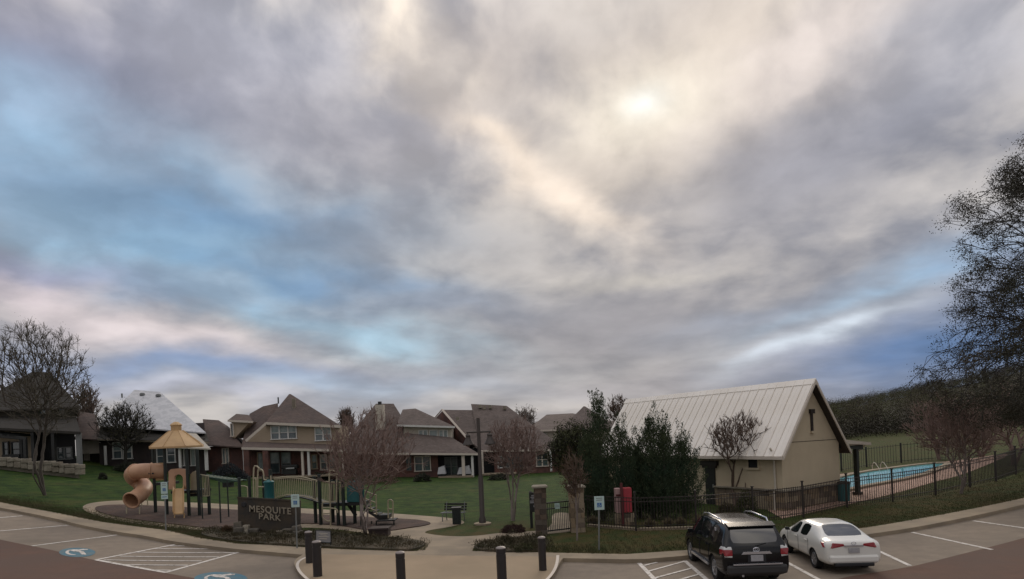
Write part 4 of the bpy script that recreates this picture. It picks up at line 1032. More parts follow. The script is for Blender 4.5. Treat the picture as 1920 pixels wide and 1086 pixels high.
obj('grab_rail', MB().tube(cat([W(u, v, D0-.5) for u, v in ((451, 911), (460, 912), (464, 917), (464.5, 945))], 4), .03, 6), 'cream', tw)
obj('grab_rail', MB().tube(cat([W(u, v, D0-.3) for u, v in ((376, 962), (376, 932), (384, 924), (384, 905))], 3), .025, 6), 'cream', tw)
# ------------------------------------------------------------------ playground: bridge structure
D1 = gp(605, 984).y; pr = gp(610, 984)
br = thing('playground_bridge', 'playground climber with cream arched bridge, teal panels and steps', 'play structure', tuple(pr))
for u, v, vt in ((498, 984, 892), (511, 985, 880), (592.4, 982, 893), (602, 984.5, 890), (625, 981, 900), (635, 986, 900), (646, 987, 900), (666, 983, 898), (679, 987, 900)): stand(br, u, v, vt, .17)
stand(br, 471, 984, 893, .15)
barrier(br, [(514, 897.5), (530, 894.5), (548, 893.5), (566, 894.5), (585, 899), (598, 902)], [(514, 935), (530, 930), (545, 928), (563, 929.5), (580, 933), (598, 939)], D1-.1, 24, r=.021)
barrier(br, [(514, 899), (548, 896), (598, 904)], [(514, 934), (545, 929), (598, 938)], D1+1.0, 12, r=.018)
mb = MB(); P = cat([W(u, v, D1-.08) for u, v in ((512, 938), (530, 932.5), (545, 931), (563, 932), (580, 936), (602, 943))], 5)
for a, b in zip(P, P[1:]): mb.hull([q+Vector((0, y, z)) for q in (a, b) for y in (0, 1.0) for z in (0, -.06)])
obj('bridge_deck', mb, 'darkmetal', br)
barrier(br, [(604, 903), (616, 903.5)], [(604, 941), (616, 941)], D1-.35, 4)
barrier(br, [(621, 904), (641, 905)], [(621, 941), (641, 941)], D1-.35, 6)
obj('deck', wbox(MB(), 600, 943, 684, 949, D1-.35, 1.3), 'darkmetal', br)
obj('teal_panel', MB().prism([W(u, v, D1-.4) for u, v in ((650, 942), (650, 908), (655, 903), (668, 902), (674, 905), (675, 942))], (0, .3, 0)), 'tealp', br, bevel=.03)
obj('teal_side_panel', MB().prism([W(u, v, D1+.2) for u, v in ((674, 942), (674, 906), (682, 905), (682, 940))], (0, .08, 0)), 'tealp', br)
b = W(504, 905, D1-.5); tc_ = MB().lathe(Vector((b.x, b.y, W(504, 938, D1-.5).z)), [(.23, 0), (.23, .82), (.26, .86), (.26, .9), (.12, 1.0)], 16); obj('teal_drum', tc_, 'tealp', br, smooth=True)
for P in ([(476, 940), (476, 878), (486, 878)], [(483.5, 938), (483.5, 886), (488, 880), (493, 884), (494.5, 892), (495, 899), (500, 900)], [(480, 940), (480, 900), (476, 898)], [(484, 913), (497, 913)],
          [(508, 905), (507.5, 892)]):
    obj('grab_rail', MB().tube(cat([W(u, v, D1-.6) for u, v in P], 4), .035, 6), 'cream', br)
for P in ([(617.5, 942), (617.5, 886), (620, 883), (624, 882), (628, 884), (631, 889), (631, 942)], [(620, 989), (619, 930), (618, 908)],
          [(619, 942), (608, 942), (604.5, 946), (604.5, 958), (605, 970), (611, 976), (619, 977)], [(605, 952), (620, 952)], [(605, 963), (620, 963)], [(620, 953), (629, 954), (633, 958), (633, 962)],
          [(728, 972), (727.5, 942), (729, 938), (732, 937), (735, 939), (736.5, 943), (737, 976)], [(728, 955), (737, 955)]):
    obj('climber_rail', MB().tube(cat([W(u, v, D1-.7) for u, v in P], 4), .034, 6), 'cream', br)
# steps and ramps
for P in ([(684, 921), (705, 928.5)], [(684, 935), (705, 943)], [(684, 950), (705, 958)], [(705, 928), (706, 966)], [(694, 924), (695, 954)], [(685, 920), (685, 951)]):
    obj('stair_rail', MB().tube([W(u, v, D1-.4) for u, v in P], .032, 6), 'cream', br)
for k in range(4):
    u = 683+k*6.5; v = 949+k*5.2; obj('step', wbox(MB(), u, v, u+8, v+2.5, D1-.4, .9), 'darkmetal', br)
obj('stringer', MB().hull([W(u, v, D1+d) for u, v in ((680, 950), (680, 956), (706, 966), (706, 972)) for d in (-.42, -.36)]), 'darkmetal', br)
obj('step_block', wbox(MB(), 706, 966, 729, 973, D1-.4, .8), 'darkmetal', br)
obj('transfer_deck', wbox(MB(), 705, 975.5, 740, 978, D1-.8, .8), 'darkmetal', br)
for u, v in ((706, 987), (739, 987), (697, 984)):
    b = gp(u, v); obj('deck_leg', MB().tube([b, (b.x, b.y, W(u, 977, b.y).z)], .035, 6), 'darkmetal', br)
obj('small_slide', MB().hull([W(u, v, D1+d) for u, v in ((650, 947), (655, 943), (670, 965), (666, 971)) for d in (.4, .9)]), 'green', br)
# ------------------------------------------------------------------ park sign
sb = gp(498, 1003); YS = sb.y
sg = thing('park_sign', 'dark stone park name sign with pale lettering above stepped stone blocks', 'sign', tuple(sb))
mb = MB().prism([W(u, v, YS) for u, v in ((445, 934), (557, 940), (556, 1003), (446, 1001))], (0, .55, 0)); obj('sign_wall', mb, 'signc', sg, bevel=.03)
mb = MB(); mb.hull([W(u, v, YS+d) for u, v in ((444, 931.5), (558, 937.5), (444, 934.5), (558, 940.5)) for d in (-.03, .6)]); obj('coping', mb, 'signc', sg)
mb = MB().lathe(W(457, 946, YS-.02), [(.10, -.02), (.12, 0), (.12, .03)], 12, 'Y'); obj('emblem', mb, 'dark', sg)
def lettering(text, u0, u1, vb0, vb1, hpx, par, Y, m='letter', dep=.02):
    cv = bpy.data.curves.new('lettering', 'FONT'); cv.body = text; cv.extrude = dep; cv.offset = .012; cv.space_character = 1.12
    cv.align_x = 'LEFT'; cv.size = 1; tmp = bpy.data.objects.new('tmp', cv); COL.objects.link(tmp)
    bpy.context.view_layer.update(); me = bpy.data.meshes.new_from_object(tmp); bpy.data.objects.remove(tmp)
    xs = [v.co.x for v in me.vertices]; A, B = W(u0, vb0, Y), W(u1, vb1, Y); w = max(xs)-min(xs); sx = (B-A).length/w; sy = hpx*Y/F/.70
    d = (B-A).normalized(); up = Vector((0, 0, 1)); mn = min(xs)
    for v in me.vertices: p = A+d*((v.co.x-mn)*sx)+up*(v.co.y*sy)+Vector((0, -v.co.z, 0)); v.co = p-ORG[par.name]
    me.materials.clear(); me.materials.append(M[m]); o = link('lettering', me, par); ORG[o.name] = ORG[par.name]; me.flip_normals(); return o
lettering('MESQUITE', 468, 546, 959.5, 964.5, 12, sg, YS-.03); lettering('PARK', 486, 527, 973, 977, 11, sg, YS-.03)
rnd = random.Random(11)
for i, (u0, v0, u1, v1, dy) in enumerate([(437, 979, 453, 990, -.15), (453, 985, 466, 994, -.2), (464, 992, 483, 1002, -.3), (437, 990, 455, 1002, -.35), (455, 994, 466, 1003, -.3), (483, 1000, 498, 1008, -.35), (498, 1001, 513, 1009, -.35),
                                (512, 996, 529, 1006, -.3), (529, 991, 546, 1000, -.2), (545, 986, 560, 996, -.15), (529, 1000, 547, 1009, -.35), (546, 996, 562, 1008, -.3), (440, 1002, 462, 1009, -.45), (462, 1003, 484, 1010, -.45)]):
    mb = wbox(MB(), u0+.4, v0+.4, u1-.4, v1+2, YS+dy, .45); mb.v = [tuple(c+rnd.uniform(-.03, .03) for c in v) for v in mb.v]
    obj('stone_block', mb, ['stoned', 'stonel', 'stoned'][i % 3], sg, bevel=.04)
# ------------------------------------------------------------------ parking signs, plaque, bollards
def pole_sign(label, ub, vb, u0, v0, u1, v1, extra=False):
    b = gp(ub, vb); Y = b.y; um = (u0+u1)/2; t = thing('parking_sign', label, 'sign', tuple(b), 'accessible parking signs')
    ztop = W(um, v0, Y).z; xt = W(um, (v0+v1)/2, Y).x
    obj('pole', MB().tube([b-Vector((0, 0, .1)), (xt, Y, ztop-.03)], .028, 6), 'galv', t)
    w = W(u1, v0, Y).x-W(u0, v0, Y).x; zb_ = W(um, v1, Y).z
    pl_ = obj('sign_plate', MB().box((xt, Y-.04, (ztop+zb_)/2), (w, .012, ztop-zb_)), 'signw', t, bevel=.01)
    zc = zb_+(ztop-zb_)*.36; s = w*.44
    sq = obj('symbol_square', MB().box((xt, Y-.05, zc), (s, .01, s)), 'signb', pl_)
    mb = MB().lathe((xt-.01*s, Y-.058, zc+s*.3), [(s*.08, -.004), (s*.08, .004)], 8, 'Y'); mb.tube([(xt-.02*s, Y-.058, zc+s*.2), (xt-.02*s, Y-.058, zc-.02*s), (xt+.2*s, Y-.058, zc-.04*s), (xt+.3*s, Y-.058, zc-.3*s)], s*.05, 4)
    mb.tube([(xt+s*(-.08+.24*math.cos(a)), Y-.058, zc+s*(-.14+.24*math.sin(a))) for a in [math.radians(x) for x in range(120, 390, 30)]], s*.04, 4)
    obj('wheelchair_symbol', mb, 'signw', sq)
    for k in range(2): obj('writing', MB().box((xt, Y-.048, ztop-(ztop-zb_)*(.14+.14*k)), (w*.6, .004, (ztop-zb_)*.05)), 'galv', pl_)
    if extra:
        obj('lower_plate', MB().box((xt, Y-.04, zb_-.14), (w, .012, .2)), 'signw', t); obj('writing', MB().box((xt, Y-.048, zb_-.14), (w*.7, .004, .03)), 'signb', t)
pole_sign('accessible parking sign with a second small plate, in front of the straight slide', 311, 995, 302.5, 904, 315, 926, True)
pole_sign('accessible parking sign standing just right of the stone park sign', 557, 1028, 546.5, 927, 562, 951)
pole_sign('accessible parking sign on the grass in front of the junipers', 1123, 1033, 1114, 930.5, 1132.6, 956)
b = gp(607, 1026); Y = b.y; t = thing('rules_plaque', 'low grey framed plaque with faded writing behind the pair of bollards', 'sign', tuple(b))
fr = MB()
for a, c in (((592, 994), (620, 996)), ((620, 996), (621, 1018)), ((592, 1016), (621, 1018)), ((592, 994), (592, 1017))): fr.tube([W(*a, Y), W(*c, Y)], .02, 5)
obj('frame', fr, 'darkmetal', t); obj('plate', MB().hull([W(u, v, Y+d) for u, v in ((592, 995), (620, 996.5), (592, 1016), (621, 1018)) for d in (.0, .02)]), 'steel', t)
for v, a, c in ((1000, 598, 614), (1003, 601, 612), (1006, 597, 616), (1010, 599, 613)): obj('writing', MB().tube([W(a, v, Y-.01), W(c, v+.8, Y-.01)], .012, 4), 'tan2', t)
for u in (593, 620): q = W(u, 1016, Y); obj('leg', MB().tube([q, (q.x, q.y, b.z)], .02, 5), 'darkmetal', t)
bl = None
for u, v, vt, w, lab in ((580.5, 1056, 996, 13.5, 'dark bollard farthest left, half hidden behind its neighbour'), (596, 1081, 1014, 16.5, 'dark bollard in front of its neighbour at the left edge of the plaza'),
                         (753, 1106, 1034, 17.5, 'lone dark bollard in the middle left of the plaza'), (942, 1102, 1025, 18.5, 'dark bollard in the middle right, in front of the right planting bed'),
                         (1018, 1070, 1006, 14.5, 'dark bollard nearest the right edge of the plaza beside the kerb curve')):
    b = gp(u, v); Y = b.y; H = W(u, vt, Y).z-b.z; R = w/2*Y/F
    t = thing('bollard', lab, 'bollard', tuple(b), 'bollards round the plaza')
    obj('shaft', MB().lathe((0, 0, 0), [(R*1.0, 0), (R, H-.2), (R*.94, H-.195), (R*.94, H-.17), (R, H-.165), (R, H-.05)], 20), 'bollard', t, local=True, smooth=True)
    obj('cap', MB().lathe((0, 0, H-.05), [(R*1.02, 0), (R*1.02, .02), (R*.8, .045), (R*.4, .06)], 20), 'bollardtop', t, local=True, smooth=True)
# ------------------------------------------------------------------ street lamp
b = gp(905, 984); Y = b.y; t = thing('street_lamp', 'tall street lamp with two hanging bell lanterns on a cross arm', 'lamp', tuple(b))
zt = W(897, 784, Y).z; za = W(898, 810, Y).z
obj('footing', MB().lathe(b, [(.42, -.05), (.42, .08), (.36, .1)], 20), 'conc', t, smooth=True)
obj('pole', MB().lathe(b, [(.17, .08), (.17, .3), (.12, .4), (.12, 2.3), (.085, 2.4), (.085, zt-b.z)], 12), 'lamp', t, smooth=True)
xa, xb = W(877, 809, Y).x, W(923, 809, Y).x; xc = b.x
obj('cross_arm', MB().tube([(xc-(xb-xa)/2, Y, za), (xc+(xb-xa)/2, Y, za)], .045, 8), 'lamp', t)
for s in (-1, 1):
    x = xc+s*(xb-xa)/2*.88; l = obj('lantern', MB().lathe((x, Y, za-.62), [(.24, 0), (.26, .03), (.22, .12), (.13, .3), (.11, .42), (.13, .46), (.10, .52), (.03, .55), (.03, .62)], 14), 'lamp', t, smooth=True)
    obj('bulb', MB().lathe((x, Y, za-.66), [(.05, 0), (.09, .05), (.08, .1)], 10), 'galv', l)
# ------------------------------------------------------------------ litter bin and bench by the path
b = gp(857, 983); Y = b.y; t = thing('litter_bin', 'dark green square litter bin standing beside the path bench', 'bin', tuple(b)); w = W(866, 960, Y).x-W(848, 960, Y).x; H = W(856, 951, Y).z-b.z
mb = MB().box((0, 0, H*.47), (w*.85, w*.85, H*.9)); obj('body', mb, 'green', t, local=True, bevel=.02); obj('lid', MB().box((0, 0, H-.05), (w, w, .1)), 'darkmetal', t, local=True)
for k in range(7): obj('slat', MB().box((-w*.38+k*w*.127, -w*.44, H*.46), (w*.07, .03, H*.8)), 'green', t, local=True)
b = gp(850, 978); t = thing('park_bench', 'metal park bench with dark seat beside the litter bin', 'bench', tuple(b), rz=-.35)
for k in range(3): obj('seat_slat', MB().box((0, -.12+k*.15, .45), (1.25, .12, .035)), 'galv', t, local=True)
for k in range(3): obj('back_slat', MB().box((0, .3+k*.03, .58+k*.13), (1.25, .03, .1)), 'darkmetal', t, local=True)
for s in (-1, 1): obj('leg', MB().tube([(s*.5, -.2, 0), (s*.5, -.18, .43), (s*.5, .25, .43), (s*.5, .38, .95)], .025, 6).tube([(s*.5, .3, 0), (s*.5, .22, .43)], .025, 6), 'galv', t, local=True)
# dark planter box beside the crape myrtle, low brown box by the path
b = gp(713, 1007); w = .95
t = thing('planter_box', 'low dark brown box on the bed right of the white-trunked myrtle', 'box', tuple(b))
obj('body', wbox(MB(), 691, 993, 727, 1008, b.y, .7), mat('dark_brown_box', (.035, .022, .020), .8, .2, 4), t, bevel=.04)
obj('lid', wbox(MB(), 690, 991, 728, 994.5, b.y-.05, .8), mat('dark_brown_box', (.03, .02, .02)), t)
# ------------------------------------------------------------------ parked cars
def bake(o):
    dg = bpy.context.evaluated_depsgraph_get(); me = bpy.data.meshes.new_from_object(o.evaluated_get(dg)); return me
def build_car(kind, label, loc, rz, S, glass_side, glass_top_r, glass_top_f, paint, axles, R, yw, extra, sc_=1.0):
    car = thing(kind, label, kind.split('_')[-1], loc, rz=rz)
    def half(s):
        x, ym, zb, zs, zm, yb_, zbt, yr, zr, zt = s
        return [(x, 0, zb), (x, ym*.86, zb), (x, ym*.985, zs), (x, ym, zm), (x, yb_, zbt), (x, yr, zr), (x, yr-.13, zt), (x, 0, zt+.012)]
    mb = MB(); rings = []
    for s in S:
        h = half(s); ring_ = h+[(x, -y, z) for x, y, z in h[1:-1]][::-1]; rings.append(len(mb.v)); mb.v += ring_
    N = 14; mi = []
    for i in range(len(S)-1):
        for j in range(N):
            mb.f.append((rings[i]+j, rings[i]+(j+1) % N, rings[i+1]+(j+1) % N, rings[i+1]+j))
            band = j if j < 7 else 13-j
            m = 0
            if band == 4 and i in glass_side: m = 1
            if band == 6 and i in glass_top_r: m = 1
            if band == 6 and i in glass_top_f: m = 1
            if band in (0, 1): m = 2
            mi.append(m)
    mb.f.append(tuple(rings[0]+j for j in reversed(range(N)))); mb.f.append(tuple(rings[-1]+j for j in range(N))); mi += [0, 0]
    me = bpy.data.meshes.new('body'); me.from_pydata(mb.v, [], mb.f)
    for m in (paint, 'cglass', 'suvlow' if kind[0] == 's' and 'sport' in kind else paint, 'dark'): me.materials.append(M[m])
    me.polygons.foreach_set('material_index', mi); me.update()
    bm = bmesh.new(); bm.from_mesh(me); bmesh.ops.recalc_face_normals(bm, faces=bm.faces)
    cl = bm.edges.layers.float.new('crease_edge')
    for e in bm.edges:
        ms = {f.material_index for f in e.link_faces}
        if 1 in ms and len(ms) > 1: e[cl] = .45
    bm.to_mesh(me); bm.free()
    o = bpy.data.objects.new('tmp', me); COL.objects.link(o)
    ss = o.modifiers.new('s', 'SUBSURF'); ss.levels = 2; ss.render_levels = 2
    cm = MB()
    for ax in axles:
        for s in (-1, 1): cm.lathe((ax, s*(yw-.06), R-.0), [(R+.05, -.22), (R+.05, .30)], 24, 'Y')
    cme = bpy.data.meshes.new('cut'); cme.from_pydata(cm.v, [], cm.f)
    for m in (paint, 'cglass', paint, 'dark'): cme.materials.append(M[m])
    cme.polygons.foreach_set('material_index', [3]*len(cme.polygons))
    bm = bmesh.new(); bm.from_mesh(cme); bmesh.ops.recalc_face_normals(bm, faces=bm.faces); bm.to_mesh(cme); bm.free()
    co = bpy.data.objects.new('cut', cme); COL.objects.link(co)
    b = o.modifiers.new('b', 'BOOLEAN'); b.object = co; b.operation = 'DIFFERENCE'; b.solver = 'EXACT'
    bpy.context.view_layer.update(); full = bake(o); bpy.data.objects.remove(o); bpy.data.objects.remove(co)
    # glass panes become parts of their own, the rest stays the body shell
    bm = bmesh.new(); bm.from_mesh(full)
    gl = [f for f in bm.faces if f.material_index == 1]; seen = set(); panes = []
    for f in gl:
        if f in seen: continue
        comp, stk = [], [f]; seen.add(f)
        while stk:
            q = stk.pop(); comp.append(q)
            for e in q.edges:
                for r in e.link_faces:
                    if r.material_index == 1 and r not in seen: seen.add(r); stk.append(r)
        panes.append(comp)
    for comp in panes:
        idx = {}; vs = []; fs = []
        for f in comp:
            t = []
            for v in f.verts:
                if v not in idx: idx[v] = len(vs); vs.append(v.co.copy()+v.normal*.004)
                t.append(idx[v])
            fs.append(t)
        cx = sum(v.x for v in vs)/len(vs); cy = sum(v.y for v in vs)/len(vs)
        nm = 'side_window' if abs(cy) > .3 else ('rear_window' if cx < -.5 else 'windscreen')
        q = MB(); q.add(vs, fs); obj(nm, q, 'cglass', car, local=True, smooth='all')
    bm.free()
    full.polygons.foreach_set('use_smooth', [True]*len(full.polygons)); full.set_sharp_from_angle(angle=math.radians(35))
    ORG[link('body', full, car).name] = Vector()
    for ax in axles:
        for s in (-1, 1):
            c = (ax, s*yw, R)
            w = obj('wheel', MB().lathe(c, [(R*.62, s*.02), (R*.70, s*.075), (R*.93, s*.085), (R, s*.05), (R, -s*.12), (R*.9, -s*.14)], 28, 'Y'), 'tyre', car, local=True, smooth=True)
            rm = MB().lathe((ax, s*(yw+.045), R), [(R*.64, 0), (R*.66, s*.02), (R*.60, s*.03), (R*.57, s*.0)], 24, 'Y')
            obj('rim', rm, 'rim', w, local=True); sp = MB()
            for k in range(7):
                a = 2*math.pi*k/7; sp.hull([(ax+r*math.cos(a+d), s*(yw+yy), R+r*math.sin(a+d)) for r, dd in ((R*.1, .5), (R*.62, .10)) for d in (-dd, dd) for yy in (.035, .07)])
            sp.lathe((ax, s*(yw+.05), R), [(R*.14, 0), (R*.12, s*.03)], 10, 'Y')
            obj('spokes', sp, 'rim', w, local=True)
    extra(car)
    car.scale = (sc_, sc_, sc_)
    return car
def P_(par, nm, pts, m, **k): return obj(nm, MB().hull(pts), m, par, local=True, **k)
def bxl(par, nm, c, s, m, **k): return obj(nm, MB().box(c, s), m, par, local=True, **k)
def sym(f):
    for s in (-1, 1): f(s)
SUV = [(-2.41, .78, .44, .50, .66, .76, .86, .70, .92, .96), (-2.37, .90, .32, .44, .72, .88, 1.02, .82, 1.08, 1.11), (-2.31, .93, .28, .42, .74, .91, 1.08, .83, 1.16, 1.20),
       (-2.16, .94, .27, .42, .76, .92, 1.10, .78, 1.40, 1.46), (-2.05, .945, .27, .42, .76, .92, 1.11, .745, 1.56, 1.63), (-1.92, .95, .27, .42, .76, .925, 1.12, .72, 1.63, 1.70),
       (-1.76, .95, .27, .42, .76, .925, 1.12, .72, 1.65, 1.72), (-1.06, .95, .27, .42, .76, .925, 1.10, .73, 1.67, 1.75), (-.96, .95, .27, .42, .76, .925, 1.10, .73, 1.67, 1.75),
       (-.06, .95, .27, .42, .76, .92, 1.06, .73, 1.67, 1.75), (.04, .95, .27, .42, .76, .92, 1.06, .73, 1.67, 1.75), (.62, .95, .27, .42, .76, .92, 1.05, .72, 1.62, 1.69),
       (.95, .95, .27, .42, .76, .91, 1.04, .76, 1.40, 1.47), (1.26, .94, .27, .42, .76, .90, 1.02, .83, 1.14, 1.18), (1.36, .94, .27, .42, .76, .88, 1.00, .80, 1.07, 1.11), (2.0, .92, .27, .42, .74, .84, .96, .72, 1.00, 1.02), (2.30, .86, .28, .42, .68, .78, .84, .66, .87, .89), (2.40, .70, .34, .44, .60, .64, .70, .56, .73, .75)]
def suv_extra(car):
    def f(s):
        P_(car, 'tail_light', [(x, s*y, z) for x, y, z in ((-2.42, .66, .90), (-2.41, .66, 1.06), (-2.40, .86, .88), (-2.36, .90, 1.06), (-2.14, .955, .92), (-2.12, .945, 1.06), (-2.3, .70, .9), (-2.3, .7, 1.06))], 'tail', bevel=.015)
        P_(car, 'clear_lens', [(x, s*y, z) for x, y, z in ((-2.40, .67, 1.065), (-2.36, .68, 1.14), (-2.355, .88, 1.065), (-2.30, .86, 1.14), (-2.12, .945, 1.065), (-2.16, .91, 1.14), (-2.25, .7, 1.07))], 'taillens')
        P_(car, 'clear_lens', [(x, s*y, z) for x, y, z in ((-2.42, .67, .895), (-2.42, .68, .85), (-2.39, .87, .885), (-2.37, .87, .85), (-2.2, .93, .89), (-2.2, .93, .86), (-2.3, .7, .87))], 'taillens')
        mb = MB().tube([(-1.55, s*.66, 1.70), (-1.45, s*.66, 1.79), (-.2, s*.66, 1.82), (.35, s*.66, 1.76), (.45, s*.66, 1.70)], .022, 6); obj('roof_rail', mb, 'chrome', car, local=True, smooth=True)
        P_(car, 'wing_mirror', [(x, s*y, z) for x, y, z in ((.72, .93, 1.08), (.60, .95, 1.22), (.60, 1.14, 1.10), (.60, 1.15, 1.24), (.78, 1.10, 1.12), (.76, 1.10, 1.22), (.6, .93, 1.08))], 'suvp', bevel=.02)
        for x in (-.80, .22): bxl(car, 'door_handle', (x, s*.955, .98), (.2, .035, .035), 'suvp')
        for x in (-1.01, -.01, .95): bxl(car, 'door_seam', (x, s*.947, .72), (.012, .012, .62), 'dark')
        bxl(car, 'side_sill', (0, s*.95, .40), (1.9, .05, .07), 'chrome')
    sym(f)
    bxl(car, 'rear_bumper', (-2.36, 0, .50), (.24, 1.66, .26), 'suvlow', bevel=.06)
    bxl(car, 'bumper_strip', (-2.47, 0, .66), (.06, 1.35, .035), 'chrome')
    P_(car, 'tailgate_handle', [(-2.43+d, y, z) for d in (0, .05) for y, z in ((-.42, .93), (.42, .93), (-.36, 1.0), (.36, 1.0))], 'chrome')
    pl = bxl(car, 'licence_plate', (-2.435, 0, .82), (.02, .34, .17), 'plate', bevel=.005); bxl(car, 'plate_recess', (-2.415, 0, .83), (.02, .5, .24), 'dark')
    obj('emblem', MB().tube([(-2.405, .085*math.cos(a), 1.05+.055*math.sin(a)) for a in [2*math.pi*k/16 for k in range(16)]], .011, 5, closed=True).tube([(-2.41, .045*math.cos(a), 1.06+.03*math.sin(a)) for a in [2*math.pi*k/12 for k in range(12)]], .008, 5, closed=True), 'chrome', car, local=True)
    P_(car, 'roof_spoiler', [(x, s*y, z) for s in (-1, 1) for x, y, z in ((-2.13, .66, 1.67), (-2.11, .66, 1.63), (-1.8, .68, 1.75), (-1.8, .68, 1.70))], 'suvp', bevel=.015)
    obj('rear_wiper', MB().tube([(-2.37, 0, 1.16), (-2.33, -.3, 1.22)], .012, 5), 'dark', car, local=True)
    obj('exhaust', MB().tube([(-2.3, .4, .33), (-2.42, .4, .33)], .035, 8), 'chrome', car, local=True)
    bxl(car, 'sticker', (-1.35, .80, 1.48), (.14, .012, .13), 'plate')
SED = [(-2.33, .70, .46, .52, .70, .68, .84, .62, .90, .93), (-2.29, .84, .33, .44, .72, .82, .94, .74, 1.00, 1.03), (-2.20, .875, .26, .40, .70, .85, .97, .76, 1.05, 1.075), (-1.95, .885, .24, .38, .70, .86, .98, .77, 1.06, 1.09),
       (-1.74, .888, .24, .38, .70, .865, .98, .76, 1.08, 1.115), (-1.42, .89, .24, .38, .70, .87, .98, .69, 1.24, 1.29), (-1.05, .89, .24, .38, .70, .87, .97, .64, 1.36, 1.415), (-.86, .89, .24, .38, .70, .87, .97, .63, 1.385, 1.44),
       (-.08, .89, .24, .38, .68, .87, .95, .63, 1.39, 1.46), (0, .89, .24, .38, .68, .87, .95, .63, 1.39, 1.46), (.42, .89, .24, .38, .68, .87, .94, .62, 1.34, 1.41), (.80, .888, .24, .38, .68, .86, .93, .68, 1.16, 1.23),
       (1.18, .885, .24, .38, .68, .85, .92, .76, .98, 1.01), (1.28, .88, .24, .38, .68, .84, .91, .74, .95, .97), (1.9, .86, .24, .38, .66, .78, .84, .66, .88, .90), (2.22, .80, .26, .38, .58, .70, .72, .58, .75, .77), (2.33, .62, .32, .40, .50, .54, .58, .46, .60, .62)]
def sed_extra(car):
    def f(s):
        P_(car, 'tail_light', [(x, s*y, z) for x, y, z in ((-2.335, .28, .90), (-2.335, .30, .97), (-2.335, .66, .83), (-2.32, .60, 1.0), (-2.14, .885, .86), (-1.98, .885, 1.00), (-2.06, .87, .99), (-2.25, .84, .85), (-2.2, .3, .93))], 'tail', bevel=.012)
        P_(car, 'wing_mirror', [(x, s*y, z) for x, y, z in ((.80, .88, .96), (.70, .90, 1.08), (.70, 1.05, .97), (.70, 1.06, 1.09), (.86, 1.02, .98), (.84, 1.02, 1.07), (.7, .87, .97))], 'darkmetal', bevel=.02)
        for x in (-.72, .16): bxl(car, 'door_handle', (x, s*.895, .86), (.18, .03, .03), 'whitep')
        for x in (-.93, -.04, .98): bxl(car, 'door_seam', (x, s*.886, .64), (.010, .010, .58), 'suvlow')
    sym(f)
    bxl(car, 'boot_trim', (-2.345, 0, .905), (.03, .58, .045), 'chrome'); bxl(car, 'licence_plate', (-2.345, 0, .76), (.02, .34, .15), 'plate', bevel=.005)
    obj('emblem', MB().tube([(-2.335, .07*math.cos(a), .985+.045*math.sin(a)) for a in [2*math.pi*k/16 for k in range(16)]], .009, 5, closed=True), 'chrome', car, local=True)
    bxl(car, 'rear_bumper', (-2.26, 0, .48), (.22, 1.52, .26), 'whitep', bevel=.07); bxl(car, 'rear_valance', (-2.30, 0, .31), (.16, 1.2, .12), 'dark', bevel=.03)
def place(u, v, lx, ly, head, sc_=1.0):
    lx *= sc_; ly *= sc_; c = gp(u, v, LOT); ca, sa = math.cos(head), math.sin(head)
    return (c.x-(lx*ca-ly*sa), c.y-(lx*sa+ly*ca), c.z)
h1 = math.radians(88)
build_car('sport_utility_vehicle', 'black sport utility vehicle with roof rails parked left of the white sedan', place(1345, 1087, -1.38, .82, h1, .96), h1, SUV, {6, 8, 10, 11}, {2, 3, 4}, {11, 12, 13}, 'suvp', (-1.38, 1.42), .37, .82, suv_extra, .96)
h2 = math.radians(85)
build_car('white_sedan', 'white sedan parked beside the black sport utility vehicle', place(1531, 1065, -1.32, .78, h2, .89), h2, SED, {7, 9, 10}, {4, 5}, {10, 11}, 'whitep', (-1.32, 1.38), .325, .78, sed_extra, .89)
# ------------------------------------------------------------------ trees and plants
NR = np.random.RandomState
def leafmat(name, a, b, s=.6):
    return mat(name, a, .8, .25, 3, c2=b, s2=s, f2=(.35, .65), spec=.2)
L_JUN = leafmat('juniper_green', (.034, .060, .036), (.062, .074, .034)); L_OLI = leafmat('olive_leaves', (.066, .070, .030), (.044, .052, .024))
L_BRN = leafmat('brown_leaves', (.075, .045, .024), (.10, .06, .03)); L_DRK = leafmat('dark_leaves', (.016, .017, .012), (.03, .024, .014))
L_BIG = leafmat('grey_green_leaves', (.046, .050, .034), (.058, .048, .034)); L_BUD = leafmat('spring_buds', (.055, .055, .022), (.07, .065, .03)); L_RED = leafmat('reddish_buds', (.20, .13, .11), (.16, .11, .09))
L_GRS = leafmat('dry_grass', (.19, .15, .095), (.11, .10, .06)); L_BED = leafmat('bed_plants', (.072, .056, .032), (.045, .045, .024)); L_TURF = leafmat('turf_blades', (.095, .078, .042), (.048, .062, .022))
